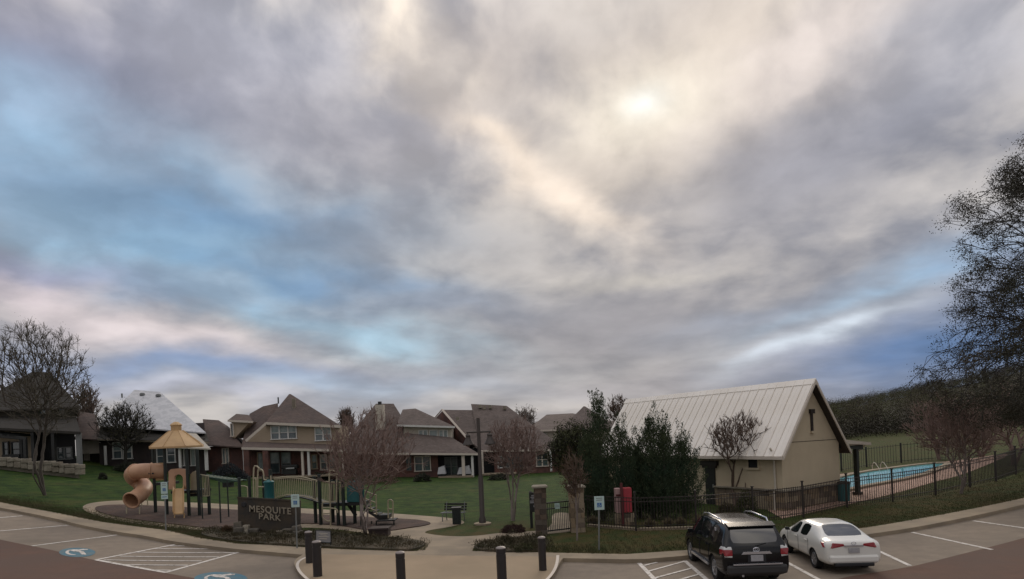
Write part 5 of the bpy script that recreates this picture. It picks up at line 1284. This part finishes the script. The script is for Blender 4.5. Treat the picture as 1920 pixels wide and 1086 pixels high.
def quads(name, C, size, m, par, seed=0, aspect=.5, up=.0, kind=None, U=None):
    """a cloud of leaf-sized faces: centres C, sizes, optional growing direction U"""
    r = NR(seed); n = len(C); C = np.asarray(C, float)
    d = r.normal(size=(n, 3)); d[:, 2] += up
    if U is not None: d = np.asarray(U)+.45*d
    d /= np.linalg.norm(d, axis=1)[:, None]+1e-9
    e = np.cross(d, r.normal(size=(n, 3))); e /= np.linalg.norm(e, axis=1)[:, None]+1e-9
    s = (np.asarray(size)*r.uniform(.6, 1.3, n))[:, None]
    V = np.stack([C-d*s*.5, C+e*s*aspect*.5, C+d*s*.5, C-e*s*aspect*.5], 1).reshape(-1, 3)
    org = ORG[par.name] if par is not None else Vector()
    V = V-np.array(org)
    me = bpy.data.meshes.new(name); me.vertices.add(4*n); me.vertices.foreach_set('co', V.ravel())
    me.loops.add(4*n); me.polygons.add(n); me.loops.foreach_set('vertex_index', np.arange(4*n)); me.polygons.foreach_set('loop_start', np.arange(n)*4); me.polygons.foreach_set('loop_total', np.full(n, 4))
    me.update(); me.materials.append(m if not isinstance(m, str) else M[m])
    o = link(name, me, par); ORG[o.name] = org
    if kind: o['kind'] = kind
    return o
def grow(stems, tips, seed, step=.35, balance=.3, upb=.25, rtip=.006, twigs=3, twl=.5, droop=0.0, power=2.75, tup=.35):
    """attach every crown tip to the nearest limb, then thicken limbs by what they carry"""
    r = NR(seed); pos = []; par = []; dist = []
    for st in stems:
        prev = -1
        for i, p in enumerate(st):
            pos.append(np.array(p, float)); 
            if i == 0: par.append(-1); dist.append(0)
            else: par.append(prev); dist.append(dist[prev]+np.linalg.norm(pos[-1]-pos[prev]))
            prev = len(pos)-1
    first = [sum(len(s) for s in stems[:k]) for k in range(len(stems))]
    P = np.zeros((60000, 3)); D = np.zeros(60000); n = len(pos); P[:n] = pos; D[:n] = dist; par = par+[0]*(60000-n)
    ok = np.ones(60000, bool)
    for k, s in zip(first, stems):                     # nothing branches from the lowest stretch of a stem
        for i in range(max(1, int(len(s)*.45))): ok[k+i] = False
    root = np.mean([s[-1] for s in stems], 0)
    tips = sorted(tips, key=lambda t: np.linalg.norm(t-root))
    ends = []
    for t in tips:
        v = t-P[:n]; d = np.linalg.norm(v, axis=1)+1e-6
        cost = d*(1+upb*(1-v[:, 2]/d))+balance*D[:n]; cost[~ok[:n]] = 1e9
        j = int(np.argmin(cost)); a = P[j].copy(); L = d[j]; k = max(1, int(L/step)); prev = j
        bend = np.array([0, 0, L*.03])+r.normal(size=3)*L*.025
        for q in range(1, k+1):
            f = q/k; p = a+(t-a)*f+bend*math.sin(math.pi*f)-np.array([0, 0, droop*L*f*f])
            if n >= 59990: break
            P[n] = p; D[n] = D[prev]+L/k; par[n] = prev; prev = n; n += 1
        e = prev; ends.append(P[e].copy())
        dv = (P[e]-P[par[e]]); dv /= np.linalg.norm(dv)+1e-9
        for _ in range(twigs):
            if n >= 59990: break
            w = dv+r.normal(size=3)*.42+np.array([0, 0, tup]); w /= np.linalg.norm(w); P[n] = P[e]+w*twl*r.uniform(.5, 1.1); par[n] = e; D[n] = D[e]+twl; ends.append(P[n].copy()); n += 1
    P = P[:n]; par = np.array(par[:n]); acc = np.zeros(n)
    ch = np.zeros(n, int)
    for i in range(n-1, -1, -1):
        if acc[i] == 0: acc[i] = rtip**power
        if par[i] >= 0: acc[par[i]] += acc[i]
    return P, par, acc**(1/power), ends
def branches(name, P, par, R, sel, m, parent, scale=1.0, sides=3):
    idx = [i for i in range(len(P)) if par[i] >= 0 and sel(R[i], i)]
    if not idx: return None
    idx = np.array(idx); A = P[par[idx]]; B = P[idx]; d = B-A; L = np.linalg.norm(d, axis=1)[:, None]+1e-9; d = d/L
    h = np.where(np.abs(d[:, 2:3]) > .9, np.array([[1., 0, 0]]), np.array([[0, 0, 1.]])); a = np.cross(d, h); a /= np.linalg.norm(a, axis=1)[:, None]; b = np.cross(d, a)
    ra = np.minimum(R[par[idx]], R[idx]*1.35)[:, None]*scale; rb = R[idx][:, None]*scale; V = []
    for C, rr in ((A-d*ra*.3, ra), (B, rb)):
        for k in range(sides): t = 2*math.pi*k/sides; V.append(C+(a*math.cos(t)+b*math.sin(t))*rr)
    V = np.stack(V, 1); n = len(idx); V = V.reshape(-1, 3)-np.array(ORG[parent.name]); S2 = 2*sides
    F_ = []
    for k in range(sides): q = (k+1) % sides; F_.append(np.stack([np.arange(n)*S2+x for x in (k, q, sides+q, sides+k)], 1))
    F_ = np.stack(F_, 1).reshape(-1, 4); nf = len(F_)
    me = bpy.data.meshes.new(name); me.vertices.add(len(V)); me.vertices.foreach_set('co', V.ravel()); me.loops.add(4*nf); me.polygons.add(nf)
    me.loops.foreach_set('vertex_index', F_.ravel()); me.polygons.foreach_set('loop_start', np.arange(nf)*4); me.polygons.foreach_set('loop_total', np.full(nf, 4)); me.polygons.foreach_set('use_smooth', np.ones(nf, bool))
    me.update(); me.materials.append(M[m] if isinstance(m, str) else m); o = link(name, me, parent); ORG[o.name] = ORG[parent.name]; return o
def ellips(c, rad, n, seed, inner=.45, lump=.18, zmin=None):
    r = NR(seed); out = []; sd = seed*1.7
    while len(out) < n:
        v = r.normal(size=3); v /= np.linalg.norm(v); k = inner+(1-inner)*r.uniform()**.5
        k *= 1+lump*noise.noise(Vector(v)*2.2+Vector((sd, 0, 0)))*2
        p = np.array(c)+v*k*np.array(rad)
        if zmin is None or p[2] > zmin: out.append(p)
    return out
def deciduous(label, base, stems_px, crown, n, seed, barkm, twigm, cat='tree', name='bare_tree', leaf=None, leafn=0, leafs=.08, rtip=.007, twigs=5, twl=.45, group=None, upb=.5, balance=.55, inner=.3, bscale=1.0, flat=.12, ydep=None, lump=.18, step=.35):
    b = gp(*base) if not isinstance(base, Vector) else base; Y = b.y; t = thing(name, label, cat, tuple(b), group)
    u, v, ru, rv = crown; c = W(u, v, Y); rx = ru*Y/F; rz = rv*Y/F; ry = ydep or rx
    r = NR(seed); stems = []
    for sp in stems_px:
        st = [np.array(b)-np.array([0, 0, .15])+np.array([(W(sp[0][0], sp[0][1], Y).x-b.x), 0, 0])]
        for (uu, vv) in sp[1:]: q = W(uu, vv, Y); st.append(np.array([q.x, Y+r.uniform(-1, 1)*flat*rx, q.z]))
        full = []
        for p, q in zip(st, st[1:]):
            k = max(1, int(np.linalg.norm(q-p)/.3))
            for i in range(k): full.append(p+(q-p)*i/k+(r.normal(size=3)*.015 if i else 0))
        full.append(st[-1]); stems.append(full)
    tips = ellips(c, (rx, ry, rz), n, seed, inner, lump)
    P, par, R, ends = grow(stems, tips, seed, step, balance, upb, rtip, twigs, twl)
    thr = rtip*4
    branches('trunk', P, par, R, lambda x, i: x >= thr, barkm, t, bscale, 7); branches('crown', P, par, R, lambda x, i: x < thr, twigm, t, 1.0)
    if leafn:
        E = np.array(ends); k = r.randint(0, len(E), leafn); C = E[k]+r.normal(size=(leafn, 3))*twl*.35
        quads('foliage', C, leafs, leaf, t, seed)
    return t
T0 = [0]
deciduous('large grey bare tree with rounded twiggy crown in front of the dark house', (85, 929), [[(85, 929), (78, 890), (72, 850), (70, 800), (72, 745), (74, 715)], [(85, 929), (77, 880), (74, 830), (90, 770), (105, 735)], [(85, 929), (76, 870), (66, 800), (44, 740), (36, 715)]],
          (77, 706, 76, 100), 720, 21, 'bark', mat('grey_olive_twigs', (.085, .075, .058), .9, .15, 3), leaf=L_BUD, leafn=3200, leafs=.065, rtip=.0075, twl=.5, inner=.2, upb=.5, flat=.3, bscale=.72)
deciduous('small dark budding tree in front of the white-roofed house', (236, 884), [[(236, 884), (236, 860), (234, 838), (222, 815), (215, 800)], [(236, 884), (236, 860), (237, 838), (245, 815), (256, 795)], [(236, 884), (236, 850), (237, 820), (236, 795)]],
          (235, 797, 45, 40), 420, 22, 'barkd', 'barkd', leaf=L_BUD, leafn=4200, leafs=.09, rtip=.012, twl=.45, inner=.25, bscale=.7)
deciduous('reddish crape myrtle with pale forked trunks between the playground and the park path', (684, 1004), [[(683, 1004), (680, 975), (670, 940), (655, 905), (640, 885)], [(686, 1004), (684, 965), (676, 925), (690, 880), (705, 860)], [(688, 1004), (690, 960), (698, 925), (712, 895), (728, 875)], [(684, 1004), (682, 960), (672, 915), (672, 870), (668, 850)]],
          (690, 848, 90, 74), 620, 23, 'barkp', 'barkr', leaf=L_RED, leafn=3000, leafs=.045, rtip=.0065, twl=.38, inner=.15, upb=.6, flat=.5, name='crape_myrtle', group='crape myrtles', bscale=.6)
deciduous('reddish bare crape myrtle standing between the street lamp and the left stone pillar', (962, 977), [[(960, 977), (958, 940), (952, 905), (948, 880)], [(963, 977), (966, 940), (972, 900), (980, 875)], [(962, 977), (961, 930), (962, 885)]],
          (966, 842, 52, 54), 400, 24, 'barkp', 'barkr', leaf=L_RED, leafn=1500, leafs=.05, rtip=.007, twl=.4, inner=.15, upb=.6, flat=.4, name='crape_myrtle', group='crape myrtles', bscale=.6)
deciduous('bare crape myrtle against the tan wall of the pool house', (1381, 952), [[(1379, 952), (1378, 915), (1374, 885), (1362, 860)], [(1382, 952), (1385, 915), (1392, 880), (1402, 855)], [(1381, 952), (1381, 910), (1382, 870), (1384, 845)], [(1383, 952), (1392, 915), (1404, 885), (1412, 860)]],
          (1380, 822, 50, 42), 300, 25, 'barkb', 'barkb', rtip=.008, twl=.35, inner=.25, upb=.6, flat=.4, name='crape_myrtle', group='crape myrtles', bscale=.6)
deciduous('pale-trunked bare crape myrtle on the grass in front of the pool at the right', (1802, 926), [[(1800, 926), (1799, 900), (1786, 870), (1775, 840)], [(1803, 926), (1804, 895), (1812, 870), (1825, 840)], [(1802, 926), (1801, 890), (1798, 850), (1800, 825)]],
          (1798, 805, 58, 62), 420, 26, 'barkp', 'barkr', rtip=.0075, twl=.4, inner=.2, upb=.5, flat=.4, name='crape_myrtle', group='crape myrtles', bscale=.6)
for lab, base, c, sd in (('reddish bare tree at the right edge behind the pool deck', (1900, 872), (1890, 785, 62, 58), 27), ('reddish bare tree left of the pale-trunked myrtle, beyond the pool', (1762, 862), (1752, 800, 48, 52), 28), ('low reddish tree between two others beyond the pool', (1840, 858), (1838, 800, 45, 45), 29)):
    deciduous(lab, base, [[base, (base[0]-4, base[1]-30), (c[0]-12, c[1]+10)], [base, (base[0]+4, base[1]-30), (c[0]+14, c[1]+8)]], c, 170, sd, 'barkr', 'barkr', leaf=L_RED, leafn=1200, leafs=.10, rtip=.013, twl=.6, inner=.15, upb=.5, flat=.4, group='reddish trees beyond the pool')
deciduous('thin sapling with brown leaves and pale trunk in front of the right stone pillar', (1082, 1014), [[(1082, 1014), (1082, 985), (1080, 950), (1078, 915), (1076, 880)], [(1082, 1010), (1083, 960), (1086, 925), (1090, 900)]],
          (1076, 893, 25, 46), 130, 30, 'barkp', 'barkb', leaf=L_BRN, leafn=1300, leafs=.055, rtip=.006, twl=.25, inner=.1, upb=.6, flat=.3, name='brown_sapling', bscale=.6)
deciduous('round olive-green leafy tree behind the gate, left of the tall juniper', (1072, 960), [[(1072, 960), (1071, 920), (1066, 880), (1060, 855)], [(1072, 960), (1074, 915), (1082, 870), (1088, 850)]],
          (1074, 848, 45, 50), 420, 31, 'bark', 'barkd', leaf=L_OLI, leafn=15000, leafs=.10, rtip=.009, twl=.35, inner=.1, upb=.4, flat=.4, name='olive_tree', lump=.25)
for lab, u, vb, c, Y, m, sd in (('pale budding tree behind the ridge of the gabled brick house', 985, 850, (985, 795, 22, 30), 92, L_BUD, 32), ('bare tree top showing beyond the tall juniper, left of the metal roof', 1162, 830, (1160, 772, 24, 28), 96, None, 33), ('bare tree top between the chimney house and the tan two-storey house', 648, 870, (650, 790, 14, 22), 84, None, 34), ('bare tree rising left of the white-roofed house', 170, 870, (160, 768, 26, 44), 66, None, 35)):
    b = W(u, vb, Y); deciduous(lab, b, [[(u, vb), (u, (vb+c[1])/2), (u, c[1]+8)]], c, 260, sd, 'bark', 'barkp' if m else 'barkb', leaf=m, leafn=1500 if m else 0, leafs=.16, rtip=.018, twl=.7, inner=.15, upb=.6, flat=.3, group='bare trees behind the houses')
# great leafy tree overhanging from the right edge
def big_tree():
    Y = 25.0; U0 = 2105; b = W(U0, 900, Y); b.z = g(b.x); t = thing('overhanging_tree', 'tall dark drooping tree leaning in from the right edge of the picture', 'tree', tuple(b)); r = NR(40)
    prof = [(120, 60), (190, 125), (300, 185), (365, 240), (420, 220), (520, 245), (600, 270), (665, 315), (725, 315), (765, 240), (800, 100)]
    def rad(v):
        for (v0, r0), (v1, r1) in zip(prof, prof[1:]):
            if v0 <= v <= v1: return r0+(r1-r0)*(v-v0)/(v1-v0)
        return 60
    tips = []
    while len(tips) < 1250:
        v = r.uniform(120, 800); a = r.uniform(0, 2*math.pi); q = rad(v); k = (.25+.75*r.uniform()**.55)*q
        k *= 1+.16*noise.noise(Vector((math.cos(a)*2, math.sin(a)*2, v*.018)))*2
        c = W(U0, v, Y); p = np.array([c.x+k*math.cos(a)*Y/F, Y+k*math.sin(a)*Y/F, c.z])
        if p[0]/p[1]*F+CX < 2010: tips.append(p)
    st = [np.array([b.x, Y, b.z+i*.45]) + (r.normal(size=3)*.06 if i else 0) for i in range(int((W(U0, 200, Y).z-b.z)/.45))]
    P, par, R, ends = grow([st], tips, 41, .4, .5, .1, .006, 5, .5, droop=.06, tup=-.1)
    branches('trunk', P, par, R, lambda x, i: x >= .05, 'bark', t, 1.0, 8); branches('crown', P, par, R, lambda x, i: x < .05, 'barkd', t)
    E = np.array(ends); n = 80000; wE = np.array([max(.04, .5+1.6*noise.noise(Vector(e)*.55)) for e in E]); k = r.choice(len(E), n, p=wE/wE.sum()); C = E[k]+r.normal(size=(n, 3))*np.array([.15, .15, .13]); C[:, 2] -= r.uniform(0, .22, n)
    quads('foliage', C, .078, L_BIG, t, 42, .5, -.6)
big_tree()
# junipers
def juniper(label, base, vtop, wid, seed, n=95):
    b = gp(*base); Y = b.y; r = NR(seed); H = W(base[0], vtop, Y).z-b.z; Rw = wid*Y/F; t = thing('juniper', label, 'tree', tuple(b), 'junipers by the pool fence')
    obj('trunk', MB().tube([b, b+Vector((0, 0, H*.8))], [.11, .03], 7), 'bark', t); C = []; U = []; S = []
    for i in range(n):
        h = (i/n)**1.35*H*.9+.1; a = i*2.399+r.uniform(-.4, .4); env = Rw*1.12*(1-(h/H)**1.3)*r.uniform(.55, 1.2)+.06; s = np.array([b.x+math.cos(a)*env*.15, b.y+math.sin(a)*env*.15, b.z+h])
        up = r.uniform(.5, 1.7)*(.35+h/H*1.0); Lh = env; e = s+np.array([math.cos(a)*Lh, math.sin(a)*Lh, Lh*up+.35+(.7 if r.uniform() > .75 else 0)])
        m = int(70+170*env/Rw)
        for k in range(m):
            f = r.uniform(0, 1)**.8; rr = (.13*(1-f)+.03)*(1+env*.3); q = s+(e-s)*f; q[2] += .25*env*f*f; C.append(q+r.normal(size=3)*rr); U.append((e-s)/np.linalg.norm(e-s)+np.array([0, 0, .5])); S.append(.085)
    for k in range(260):                                # leading spike
        f = r.uniform(); C.append(np.array([b.x, b.y, b.z+H*(.78+.22*f)])+r.normal(size=3)*np.array([1, 1, .4])*(.16*(1-f)+.03)); U.append(np.array([0, 0, 1.5])); S.append(.09)
    quads('foliage', np.array(C), np.array(S), L_JUN, t, seed, .38, .4, U=np.array(U))
juniper('tallest juniper, left of the red panel, with a thin spiky top', (1131, 976), 750, 34, 50, 130)
juniper('low broad juniper directly behind the red panel', (1172, 974), 808, 36, 51, 100)
juniper('tall juniper with two spikes standing in front of the metal roof', (1226, 972), 786, 34, 52, 110)
juniper('slim juniper spike right of the two-spiked juniper', (1250, 974), 798, 30, 53, 95)
juniper('broad rightmost juniper ending at the dark door of the pool house', (1283, 970), 826, 36, 54, 100)
juniper('short juniper filling the gap between the tallest one and the olive tree', (1104, 974), 852, 30, 55, 80)
juniper('short dark juniper between the red panel and the two-spiked juniper', (1200, 970), 838, 30, 56, 80)
# shrubs and grasses
def shrub(name, label, u, v, ru, h, m, n, s=.07, seed=0, dep=None, group=None, cat='shrub', up=.3):
    b = gp(u, v) if dep is None else W(u, v, dep); Y = b.y; r = NR(seed); rx = ru*Y/F; hz = h*Y/F; t = thing(name, label, cat, tuple(b), group)
    V = r.normal(size=(n, 3)); V /= np.linalg.norm(V, axis=1)[:, None]; V[:, 2] = np.abs(V[:, 2]); k = r.uniform(.35, 1, (n, 1))**.5
    lum = np.array([1+.3*noise.noise(Vector(x)*2.5+Vector((seed, 0, 0))) for x in V])[:, None]
    quads('foliage', np.array(b)+V*k*lum*np.array([rx, rx*.8, hz]), s, m, t, seed, .5, up)
    st = MB()
    for i in range(6): a = i*1.05; st.tube([b-Vector((0, 0, .05)), b+Vector((math.cos(a)*rx*.5, math.sin(a)*rx*.4, hz*.7))], .012, 4)
    obj('stem', st, 'barkd', t); return t
shrub('round_shrub', 'round brown shrub at the left end of the park sign', 425, 1000, 12, 15, L_BRN, 1600, .05, 60)
shrub('round_shrub', 'green-brown round shrub in the right planting bed by the path', 950, 1022, 17, 18, L_BED, 2200, .05, 61)
shrub('low_shrub', 'low green shrub behind the right-hand bollard in the planting bed', 985, 1033, 26, 14, L_OLI, 2200, .05, 62)
shrub('low_shrub', 'dark reddish low shrub mound at the foot of the bare crape myrtle', 962, 998, 24, 15, mat('reddish_shrub_leaves', (.045, .022, .018), .9, .2, 3), 3600, .055, 63)
shrub('round_shrub', 'pale small shrub at the right end of the park sign', 567, 1012, 11, 16, L_BED, 1200, .05, 64)
shrub('house_shrub', 'dark rounded shrub against the brick wall of the chimney house', 792, 903, 16, 16, 'shrub', 1800, .14, 65, group='shrubs by the houses')
shrub('house_shrub', 'small dark bush on the lawn right of the retaining wall', 193, 899, 8, 13, 'shrub', 1000, .10, 66, group='shrubs by the houses')
shrub('house_shrub', 'dark hedge mound under the small budding tree', 240, 884, 26, 18, 'shrub', 2600, .12, 67, group='shrubs by the houses')
shrub('house_shrub', 'long dark mound of shrubs behind the overhead ladder', 430, 900, 34, 28, mat('dark_blue_shrub', (.020, .026, .030), .9, .2, 3), 5200, .13, 68, group='shrubs by the houses')
shrub('house_shrub', 'dark shrub under the brick corner of the tan house beside the bridge', 600, 902, 20, 15, 'shrub', 1900, .13, 69, group='shrubs by the houses')
shrub('house_shrub', 'brown bare shrub left of the patio of the chimney house', 700, 906, 50, 14, L_BED, 2500, .12, 70, group='shrubs by the houses')
shrub('house_shrub', 'dark bush on the patio side of the gabled brick house', 935, 900, 20, 12, 'shrub', 1800, .13, 73, group='shrubs by the houses')
shrub('wall_shrub', 'bushy dark green plant against the stone plinth right of the door', 1400, 962, 20, 42, L_OLI, 2600, .07, 71)
shrub('wall_shrub', 'twiggy olive bush hiding the foot of the pool house wall behind the black vehicle', 1365, 972, 24, 30, L_BED, 2600, .07, 72)
def grassclump(label, u, v, ru, h, seed):
    b = gp(u, v); Y = b.y; r = NR(seed); rx = ru*Y/F; hz = h*Y/F; t = thing('ornamental_grass', label, 'grass', tuple(b), 'pale ornamental grasses by the fence'); C, U = [], []
    for i in range(420):
        a = r.uniform(0, 6.28); k = r.uniform()**.6; d = np.array([math.cos(a)*k, math.sin(a)*k, 1.1-.4*k]); L = hz*r.uniform(.6, 1.05)
        for f in (.25, .55, .85): C.append(np.array(b)+d*L*f*np.array([rx/hz, rx/hz, 1])+np.array([0, 0, -.12*k*f*f])); U.append(d*2)
    quads('blades', np.array(C), .20, L_GRS, t, seed, .09, U=np.array(U))
for i, (u, v, ru, h, lab) in enumerate(((1219, 989, 15, 18, 'pale grass clump just right of the first fence post, right of the red panel'), (1254, 987, 13, 17, 'pale grass clump between two others under the two-spiked juniper'), (1277, 986, 14, 18, 'pale grass clump below the slim juniper'), (1310, 984, 15, 20, 'pale grass clump nearest the second fence post'), (1338, 984, 16, 22, 'pale grass clump behind the roof of the black vehicle'), (1112, 982, 15, 16, 'pale grass clump right of the right stone pillar'))):
    grassclump(lab, u, v, ru, h, 80+i)
# loose ground plants in the beds, and turf edge blades
def scatter(poly, n, seed):
    r = NR(seed); P = [Vector(p[:2]) for p in poly]; xs = [p.x for p in P]; ys = [p.y for p in P]; out = []
    while len(out) < n:
        x, y = r.uniform(min(xs), max(xs)), r.uniform(min(ys), max(ys))
        if inside((x, y), P): out.append((x, y))
    return out
for nm, B, nt, sd in (('bed_plants', B1, 420, 90), ('bed_plants', B2, 170, 91)):
    r = NR(sd); C, U = [], []
    for x, y in scatter(pxy(B), nt, sd):
        k = .5+noise.noise(Vector((x*.8, y*.8, 3))); hh = .10+.16*max(0, k)
        for _ in range(26): d = np.array([r.normal()*.5, r.normal()*.5, 1]); C.append((x+r.normal()*.12, y+r.normal()*.12, g(x)+.07+hh*r.uniform(.1, .9))); U.append(d)
    o = quads(nm, np.array(C), .11, L_BED, None, sd, .22, U=np.array(U)); tag(o, 'low scrubby plants covering the planting bed', 'plants', kind='stuff')
    del o['category']
r = NR(95); GE = dense(GA, .5, False); C, U = [], []
pa, pb2 = gp(785, 1036).x, gp(900, 1036).x
near = [p for p in GE if -30 < p.x < 30 and not (pa < p.x < pb2)]
for _ in range(85000):
    p = near[r.randint(len(near))]; y = p.y+.25+abs(r.normal())*(.9 if _ % 3 == 0 or p.x < 3 else 5.0); x = p.x+r.uniform(-.3, .3); C.append((x, y, g(x)+.03)); U.append((0, 0, 1.2))
o = quads('grass', np.array(C), .085, L_TURF, None, 95, .16, U=np.array(U)); o['kind'] = 'stuff'; o['label'] = 'short rough grass along the edge of the walk'
# woodland on the hill
def woods(name, m, seed, n, usel, rr, y0=92, y1=262):
    r = NR(seed); C = []; S = []
    for i in range(n):
        k = r.uniform(); Y = y0+(y1-y0)*k**1.25; u = usel(r); X = (u-CX)/F*Y; z = hillz(X, Y); H = r.uniform(3.4, 6.6)*(.8 if Y > 200 else 1.0); w = H*r.uniform(.3, .45)
        q = 330; v = r.normal(size=(q, 3)); v /= np.linalg.norm(v, axis=1)[:, None]; v *= r.uniform(.1, 1, (q, 1))**.6
        C.append(np.array([X, Y, z+H*.58])+v*np.array([w, w, H*.45])); S.append(np.full(q, rr*(.7+Y/300)))
    o = quads(name, np.concatenate(C), np.concatenate(S), m, None, seed, .3, 1.0); o['kind'] = 'stuff'; return o
woods('woodland', leafmat('wood_olive', (.060, .068, .028), (.085, .088, .036), .05), 100, 330, lambda r: 1530+r.uniform()*420, .2)['label'] = 'olive-green spring woodland covering the hill'
woods('woodland', leafmat('wood_brown', (.085, .066, .050), (.062, .055, .044), .05), 101, 520, lambda r: 1500+r.uniform()*900, .2, 92, 210)['label'] = 'brown leafless woodland covering the hill'
woods('woodland', leafmat('wood_haze_tint', (.105, .100, .115), (.088, .088, .098), .05), 102, 380, lambda r: 1520+r.uniform()*850, .22, 200, 275)['label'] = 'bare woodland on the far ridge, haze painted in greyish mauve'  # haze over the far ridge is put into the tree colour
r = NR(103); C = []
for i in range(420):                                    # dark undergrowth at the foot of the wood
    Y = 84+r.uniform()*22; u = 1500+r.uniform()*900; X = (u-CX)/F*Y; q = 150; v = r.normal(size=(q, 3))*np.array([2.0, 1.5, 1.5]); v[:, 2] = np.abs(v[:, 2]); C.append(np.array([X, Y, hillz(X, Y)])+v)
o = quads('undergrowth', np.concatenate(C), .28, L_DRK, None, 103, .4); o['kind'] = 'stuff'; o['label'] = 'dark undergrowth at the foot of the wooded hill'
